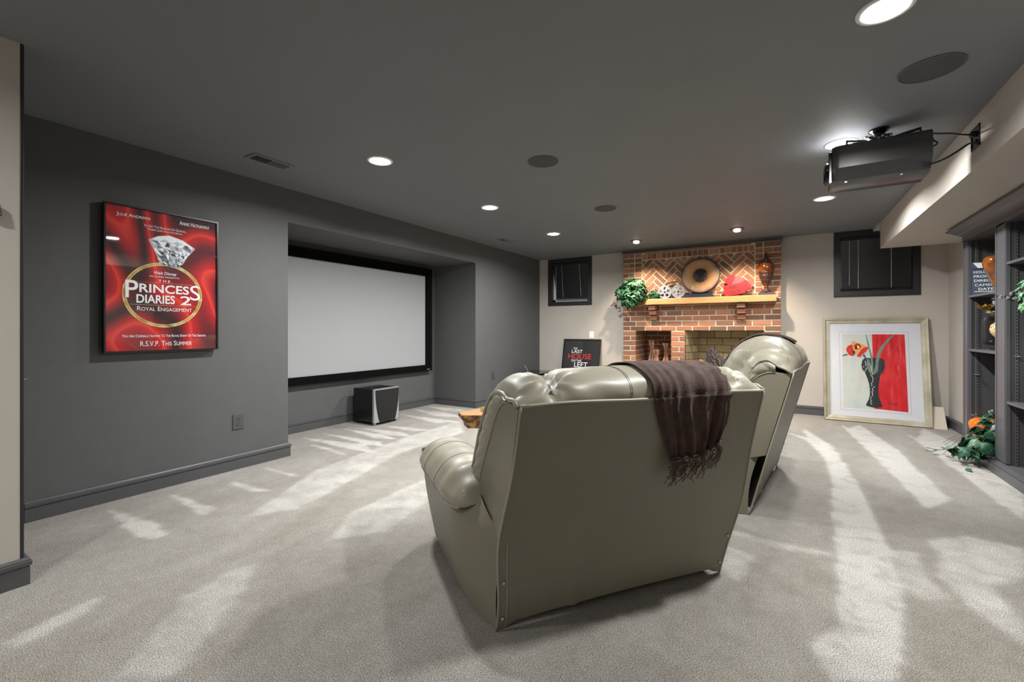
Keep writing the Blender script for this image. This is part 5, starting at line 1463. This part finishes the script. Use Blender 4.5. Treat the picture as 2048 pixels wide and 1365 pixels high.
for o in [o for o in bpy.data.objects if o.parent == t and o.name.startswith('leaf')]: pass
# ------------------------------------------------------------ reclining loveseats
def build_sofa(label, B0, ang, W, dz, mid_puff=0.0):
    t = root('loveseat', label, 'sofa', (B0[0], B0[1], 0), rotz=ang, group='olive leather reclining loveseats')
    k_ = lambda z: 0.893 + (z - 0.893) * dz if z > 0.893 else z
    raw = [(-.232, .893), (-.228, .925), (-.190, .965), (-.110, .990), (-.010, .985), (.075, .950), (.150, .885), (.225, .785), (.300, .660), (.365, .540), (.420, .440), (.430, .36)]
    raw = [(y, k_(z)) for y, z in raw]
    pr = [(v.x, v.y) for v in arc_resample([(p.x, p.y, 0) for p in catmull([(y, z, 0) for y, z in raw], 8)], 56)]
    # outward normals
    nr = []
    for i in range(len(pr)):
        a = pr[max(i - 1, 0)]; b = pr[min(i + 1, len(pr) - 1)]
        dx, dy = b[0] - a[0], b[1] - a[1]; l = math.hypot(dx, dy); nr.append((-dy / l, dx / l))
    g1, g2 = 0.128, W - 0.155
    def groove(s, base):   # grooves slant towards the front
        return base + (0.10 * s if base < W / 2 else 0.06 * s)
    def offs(x, s):
        d = 0.0
        e = min(x, W - x)
        if e < 0.12: d -= 0.075 * (1 - math.sqrt(max(0, 1 - (1 - e / 0.12) ** 2)))
        for g in (g1, g2):
            gg = groove(s * 2.0, g); q = x - gg
            fade = max(0.0, 1 - max(0, s - 0.55) * 3)
            d -= fade * (0.030 * math.exp(-(q / 0.013) ** 2) + 0.020 * math.exp(-(q / 0.05) ** 2))
            # radiating puckers by the tufts
            for sc_ in (0.10, 0.30):
                dist = math.hypot(q, (s - sc_) * 1.1)
                a_ = math.atan2((s - sc_) * 1.1, q)
                d += 0.0095 * math.exp(-(dist / 0.09) ** 2) * math.sin(8 * a_ + 1.3 * g) * min(1, dist / 0.02)
        xg1, xg2 = groove(s * 2.0, g1), groove(s * 2.0, g2)
        if xg1 < x < xg2:
            d += (0.014 + mid_puff * math.exp(-((s - 0.42) / 0.22) ** 2)) * math.sin(PI * (x - xg1) / (xg2 - xg1)) ** 0.45
        else: d += 0.004 - (0.9 * mid_puff * math.exp(-((s - 0.45) / 0.2) ** 2))
        # fine gathers running out of the grooves
        for g in (g1, g2):
            q = x - groove(s * 2.0, g)
            if abs(q) < 0.16: d -= 0.0050 * math.exp(-(q / 0.07) ** 2) * max(0, math.sin(58 * s + 14 * abs(q) + g * 5)) ** 3 * (1 if s < 0.75 else 0)
        if s < 0.05: d *= s / 0.05
        d += 0.0022 * math.sin(31 * x + 6 * math.sin(9 * s)) * math.sin(23 * s + 2.0 * x)
        return d
    NX = int(W / 0.011)
    def f(u, v):
        # denser sampling near the ends
        x = W * u; i = min(int(v * (len(pr) - 1)), len(pr) - 2); fr = v * (len(pr) - 1) - i
        y = pr[i][0] * (1 - fr) + pr[i + 1][0] * fr; z = pr[i][1] * (1 - fr) + pr[i + 1][1] * fr
        n = nr[i]; d = offs(x, v)
        return (x, y + n[0] * d, z + n[1] * d)
    bm = grid(NX, 72, f)
    cu = finish('back_cushion', bm, 'leather', t, local=True, smooth=True)
    def surf(x, s, h=0.0):
        i = min(int(s * (len(pr) - 1)), len(pr) - 2); fr = s * (len(pr) - 1) - i
        y = pr[i][0] * (1 - fr) + pr[i + 1][0] * fr; z = pr[i][1] * (1 - fr) + pr[i + 1][1] * fr
        d = offs(x, s) + h
        return (x, y + nr[i][0] * d, z + nr[i][1] * d)
    bm = bmesh.new()
    for dx in (-0.004, 0.004):
        tube([surf(0.443 / 1.12 * W + dx + 0.09 * s, s, 0.0006) for s in [k / 30 * 0.62 for k in range(31)]], 0.0011, 5, bm)
    finish('seam', bm, 'seam', cu, local=True)
    # side bands, pipings and wings
    for side in (0, 1):
        xs = 0.0 if side == 0 else W; sg = -1 if side == 0 else 1
        outer = [surf(xs, s)[1:] for s in [k / 40 * 0.93 for k in range(41)]]
        wing_front = [(-.150, .897), (-.105, .893), (-.060, .872), (-.020, .835), (.04, .755), (.10, .67), (.16, .58), (.215, .49)]
        wf = [(v.x, v.y) for v in arc_resample([(a, b, 0) for a, b in wing_front], 41)]
        ou = [(v.x, v.y) for v in arc_resample([(a, b, 0) for a, b in outer[3:]], 41)]
        def fb(u, v, xs=xs, sg=sg, ou=ou, wf=wf):
            i = min(int(u * 40), 39); fr = u * 40 - i
            a = (ou[i][0] * (1 - fr) + ou[i + 1][0] * fr, ou[i][1] * (1 - fr) + ou[i + 1][1] * fr)
            b = (wf[i][0] * (1 - fr) + wf[i + 1][0] * fr, wf[i][1] * (1 - fr) + wf[i + 1][1] * fr)
            bul = 0.020 * math.sin(PI * v) ** 0.6 + 0.011 * (abs(math.sin(24 * u + 2.5 * v)) ** 0.45 - 0.7) * math.sin(PI * v)
            return (xs + sg * bul, a[0] * (1 - v) + b[0] * v, a[1] * (1 - v) + b[1] * v)
        bm = grid(80, 12, fb); bmesh.ops.recalc_face_normals(bm, faces=bm.faces)
        finish('side_band', bm, 'leather', t, local=True, smooth=True)
        finish('piping', tube([(xs + sg * 0.010, y, z) for y, z in outer], 0.0085, 8), 'piping', t, local=True, smooth=True)
        finish('wing_piping', tube([(xs + sg * 0.007, y, z) for y, z in wf], 0.0045, 8), 'piping', t, local=True, smooth=True)
        wing = [(-.098, .385), (-.232, .890)] + wing_front + [(.225, .42), (.03, .34)]
        x0_, x1_ = (-0.006, 0.04) if side == 0 else (W - 0.04, W + 0.006)
        finish('wing_panel', prism(wing, 'x', x0_, x1_, bevel=0.005), 'leather_back', t, local=True)
    # vinyl back panel
    def blg(z): return 0.030 * math.exp(-((z - 0.38) / 0.20) ** 2)
    def le(z): return -blg(z)
    def re(z): return W + blg(z)
    def lean(z, u):
        kink = 0.37
        base = -0.236 * z / 0.893
        return base
    def bp_(u, v):
        zb = 0.028 + 0.012 * math.sin(PI * u) + -0.026 * max(0.0, 1 - min(u, 1 - u) / 0.06) ** 0.5
        z = zb + (0.893 - zb) * v
        x = le(z) + (re(z) - le(z)) * u
        y = lean(z, u) + 0.010 * math.sin(PI * u) * math.sin(PI * v)
        y -= 0.006 * math.exp(-((u - 0.13 - 0.16 * (1 - v)) / 0.018) ** 2) * max(0, 0.35 - v) / 0.35 * 1.6
        y -= 0.005 * math.exp(-((u - 0.05) / 0.02) ** 2) * (1 if v < 0.42 else 0) * math.sin(PI * min(1, v / 0.42))
        return (x, y - 0.004, z)
    bpn = finish('back_panel', grid(90, 60, bp_), 'leather_back', t, local=True, smooth=True)
    finish('welt', tube([(x_, -0.236, 0.895 + 0.004 * math.sin(9 * x_)) for x_ in [W * k / 30 for k in range(31)]], 0.006, 8), 'piping', t, local=True, smooth=True)
    for u_ in (0, 1): finish('back_piping', tube([bp_(u_, k / 30) for k in range(31)], 0.0045, 6), 'piping', t, local=True, smooth=True)
    bm = tube([(bp_(0.03, v_)[0], bp_(0.03, v_)[1] - 0.001, bp_(0.03, v_)[2]) for v_ in [0.42 * k / 14 for k in range(15)]], 0.003, 6)
    finish('flap_piping', bm, 'piping', t, local=True, smooth=True)
    for (xx, zz) in ((0.006, 0.215), (0.016, 0.055), (re(0.19) - 0.02, 0.20), (re(0.04) - 0.02, 0.06)):
        finish('snap', lathe([(0, 0), (0.008, 0), (0.006, -0.005), (0, -0.006)], (xx, lean(zz, 0) - 0.006, zz), 12, axis='y'), 'silver', t, local=True, smooth=True, label='small metal snap button')
    # base side panels, arms
    for side in (0, 1):
        xs = 0.0 if side == 0 else W; sg = -1 if side == 0 else 1
        def edge_front(z): return 0.80 + 0.16 * math.sin(PI / 2 * min(1, z / 0.30))
        def flare(yf, z):
            e = 0.085 * (1 - (1 - min(1, yf / 0.35)) ** 2)
            q_ = min(1, max(0, (z - 0.36) / 0.11)) * min(1, max(0, 1 - (yf - 0.15) / 0.25))
            return (e * (0.80 + 0.35 * z / 0.4) + 0.012 * z / 0.4) * (1 - q_)
        def fs(u, v, xs=xs, sg=sg):
            z = 0.0 + 0.47 * v; y1 = edge_front(z); yr = -0.10 * max(0.0, (z - 0.05) / 0.42) ** 2.2 if z < 0.385 else (z - 0.385) / 0.105 * 0.315 - 0.075
            if u < 0.85:
                uu = u / 0.85; y = yr + (y1 - yr) * uu
                return (xs + sg * flare(y, z), y, z + (0.03 * min(1, uu * 3) * (1 - v)))
            uu = (u - 0.85) / 0.15
            return (xs + sg * (flare(y1, z) * math.cos(uu * PI / 2)) - sg * 0.13 * uu, y1 + 0.03 * math.sin(uu * PI), z + 0.03 * (1 - v))
        bm = grid(60, 20, fs)
        rim = [(xs, 0.0, 0.47 * k / 6) for k in range(7)]
        bmesh.ops.recalc_face_normals(bm, faces=bm.faces)
        finish('arm_panel', bm, 'leather_back', t, local=True, smooth=True)
        cx = xs - sg * 0.015
        sec = [(0.145, 0.40), (0.163, 0.44), (0.15, 0.475), (0.10, 0.535), (0.02, 0.56), (-0.06, 0.545), (-0.12, 0.50), (-0.145, 0.44), (-0.14, 0.38), (-0.10, 0.36)]
        secr = [(v.x, v.y) for v in arc_resample([(p.x, p.y, 0) for p in catmull([(a, b, 0) for a, b in sec], 6)], 40)]
        def fa(u, v, cx=cx, sg=sg, secr=secr):
            tt = u
            e = (1 - abs(2 * tt - 1) ** 5) ** 0.45
            y = 0.16 + 0.86 * tt
            a = secr[min(int(v * 39), 39)]
            i = min(int(v * 39), 38); fr = v * 39 - i
            a = (secr[i][0] * (1 - fr) + secr[i + 1][0] * fr, secr[i][1] * (1 - fr) + secr[i + 1][1] * fr)
            zc = 0.43; ox = a[0] * (0.35 + 0.65 * e); oz = zc + (a[1] - zc) * e
            if tt > 0.5: oz -= 0.03 * ((tt - 0.5) / 0.5) ** 2
            w_ = 0.005 * math.sin(26 * tt * PI / 2 + 3 * v) * math.sin(PI * v) * (1.2 if tt < 0.3 or tt > 0.7 else 0.35)
            return (cx + sg * (ox + w_), y, oz + w_)
        bm = grid(64, 44, fa); bmesh.ops.recalc_face_normals(bm, faces=bm.faces)
        arm = finish('armrest', bm, 'leather', t, local=True, smooth=True)
        bm = tube([fa(k / 50, 0.0) for k in range(2, 49)], 0.007, 8)
        finish('armrest_piping', bm, 'piping', arm, local=True, smooth=True)
        bm = bmesh.new()
        for tt in (0.35, 0.62): tube([fa(tt, k / 30) for k in range(31)], 0.0018, 5, bm)
        finish('armrest_seam', bm, 'seam', arm, local=True)
    # seat, front, carcass, feet
    for k in range(2):
        x0_ = 0.12 + k * (W - 0.24) / 2; x1_ = x0_ + (W - 0.24) / 2
        finish('seat_cushion', soft_box((x0_ + x1_) / 2, 0.62, 0.40, (x1_ - x0_) / 2, 0.30, 0.085, e=0.4), 'leather', t, local=True, smooth=True)
        finish('footrest', soft_box((x0_ + x1_) / 2, 0.93, 0.24, (x1_ - x0_) / 2, 0.045, 0.16, e=0.35), 'leather', t, local=True, smooth=True)
    finish('carcass', box(0.05, W - 0.05, 0.03, 0.86, 0.07, 0.34), 'black_matte', t, local=True)
    for X in (0.09, W - 0.09):
        for Y in (0.08, 0.80): finish('foot', box(X - 0.03, X + 0.03, Y - 0.03, Y + 0.03, 0, 0.075), 'black_matte', t, local=True)
    return t, pr, nr, surf
A1 = math.atan2(.802, .597)
s1, pr1, nr1, surf1 = build_sofa('nearest olive leather reclining loveseat seen from behind, dark throw over its back', (-0.935, 1.40), A1, 1.122, 1.0)
A2 = math.atan2(.9946, .1034)
s2, pr2, nr2, surf2 = build_sofa('farther olive leather reclining loveseat behind the first, in front of the fireplace', (-0.19, 3.10), A2, 1.257, 1.62, 0.085)

def throw(name, label, sofa, surf, xl, xr, s_front, hem_z, folds, kink=0.37, frn=True, seed=4, amp0=0.006, amp1=0.028, over=True):
    t = root(name, label, 'throw', sofa.location[:], rotz=sofa.rotation_euler[2])
    rp = random.Random(seed)
    # path from front (s_front) over the top to the rim then down the panel
    def path(v, x):
        top = 0.50
        if not over: s = s_front + (0.14 - s_front) * v; return surf(x, s, 0.0), 'c', s
        if v < top:
            s = s_front * (1 - v / top)
            p = surf(x, s, 0.0); return p, 'c', s
        q = (v - top) / (1 - top); z = 0.893 - (0.893 - hem_z(x)) * q
        y = -0.236 * z / 0.893
        return (x, y, z), 'p', q
    def f(u, v):
        # interpolate side edges
        k = v * (len(xl) - 1); i = min(int(k), len(xl) - 2); fr = k - i
        sm = fr
        a = xl[i] * (1 - sm) + xl[i + 1] * sm; b = xr[i] * (1 - sm) + xr[i + 1] * sm
        x = a + (b - a) * u
        (px, py, pz), kind, q = path(v, min(max(x, 0.0), 1.2))
        amp = amp0 + (amp1 - amp0) * max(0, (v - 0.35) / 0.65) ** 1.2
        ridge = 0
        for c, w_, h in folds:
            ridge += h * math.exp(-((u - c - 0.05 * math.sin(3 * v + 9 * c)) / w_) ** 2)
        off = 0.012 + amp * ridge + 0.0015 * math.sin(40 * u + 6 * v)
        if kind == 'c':
            e = 1e-3; p2 = surf(min(max(x, 0), 1.2), q, off); return p2
        n = Vector((0, -0.967, -0.255))
        bl = min(1, q * 6)   # blend from top normal
        n0 = Vector((0, -1.0, 0.1)); n = (n0 * (1 - bl) + n * bl).normalized()
        return (px, py + n.y * off - 0.004, pz + n.z * off * 0.4)
    bm = grid(110, 120, f); bmesh.ops.recalc_face_normals(bm, faces=bm.faces)
    cl = finish('cloth', bm, 'throw', t, local=True, smooth=True)
    md = cl.modifiers.new('thick', 'SOLIDIFY'); md.thickness = 0.005; md.offset = -1
    if frn:
        bm = bmesh.new()
        for k in range(115):
            u = rp.random(); b = Vector(f(u, 1.0)); L_ = rp.uniform(0.03, 0.115)
            pts = [b, b + Vector((rp.uniform(-.012, .012), -0.004, -L_ * 0.35)), b + Vector((rp.uniform(-.02, .02), -0.002 + 0.1 * L_, -L_ * 0.7)), b + Vector((rp.uniform(-.028, .028), 0.2 * L_, -L_))]
            tube(catmull(pts, 3), 0.0014, 4, bm)
        for k in range(60):
            u = k / 60 + rp.uniform(-.01, .01); b = Vector(f(min(max(u, 0), 1), 0.995)); r_ = 0.008
            tube([b + Vector((r_ * math.cos(a) * 1.4, -0.008, r_ * math.sin(a))) for a in [rp.uniform(0, 1) + j * 0.8 for j in range(7)]], 0.0014, 4, bm)
        finish('fringe', bm, 'fringe', t, local=True, kind='stuff')
    return t
throw('throw_blanket', 'dark chocolate chenille throw with fringe draped over the nearest loveseat back', s1, surf1,
      [0.47, 0.50, 0.535, 0.53, 0.555, 0.59, 0.63, 0.658], [1.02, 1.01, 0.99, 0.945, 0.925, 0.935, 0.935, 0.912], 0.62,
      lambda x: 0.640 + 0.075 * max(0, (x - 0.82) / 0.12),
      [(0.03, 0.03, 0.7), (0.16, 0.045, 0.8), (0.29, 0.035, 0.9), (0.43, 0.05, 0.9), (0.60, 0.05, 0.7), (0.74, 0.03, -0.5), (0.83, 0.035, 1.0), (0.95, 0.04, 0.9)])
throw('throw_blanket', 'narrow brown throw laid over the top of the farther loveseat', s2, surf2,
      [0.50, 0.52, 0.56, 0.60], [0.72, 0.74, 0.78, 0.84], 0.86, lambda x: 0.80, [(0.1, 0.06, 0.7), (0.4, 0.07, 0.8), (0.75, 0.06, 0.7)], frn=False, amp1=0.01, over=False)
def pillow(label, sofa, loc, rot, size, m, seed):
    rp = random.Random(seed)
    t = root('throw_pillow', label, 'pillow', sofa.matrix_basis @ Vector(loc), rot=rot, group=None)
    def bul(x, y, z): return (x, y, z)
    a, b = size
    def f(u, v):
        x = 2 * u - 1; y = 2 * v - 1
        return x, y
    bm = bmesh.new()
    n = 26
    for sgn in (1, -1):
        def g(u, v, sgn=sgn):
            x, y = 2 * u - 1, 2 * v - 1
            h = ((1 - x ** 4) * (1 - y ** 4)) ** 0.6
            k = 1 - 0.06 * (1 - abs(x * y))
            return (a * x * k, sgn * b * h, a * y * k)
        grid(n, n, g, bm=bm)
    bmesh.ops.remove_doubles(bm, verts=bm.verts, dist=1e-4); bmesh.ops.recalc_face_normals(bm, faces=bm.faces)
    finish('cover', bm, m, t, local=True, smooth=True)
    return t
pillow('dark furry brown pillow on the farther loveseat seat', s2, (0.62, 0.28, 0.74), (math.radians(-25), math.radians(40), A2 + 0.1), (0.215, 0.08), 'fur', 1)
pillow('orange patterned pillow corner beyond the dark furry pillow', s2, (1.0, 0.47, 0.67), (math.radians(-25), math.radians(42), A2 + 0.3), (0.175, 0.06), 'orange_cloth', 2)

# ------------------------------------------------------------ scatter rocks/none; finalise numbering-free names
print('objects', len(bpy.data.objects), 'bricks', nb[0], 'tris', sum(len(p.vertices) - 2 for me in bpy.data.meshes for p in me.polygons))
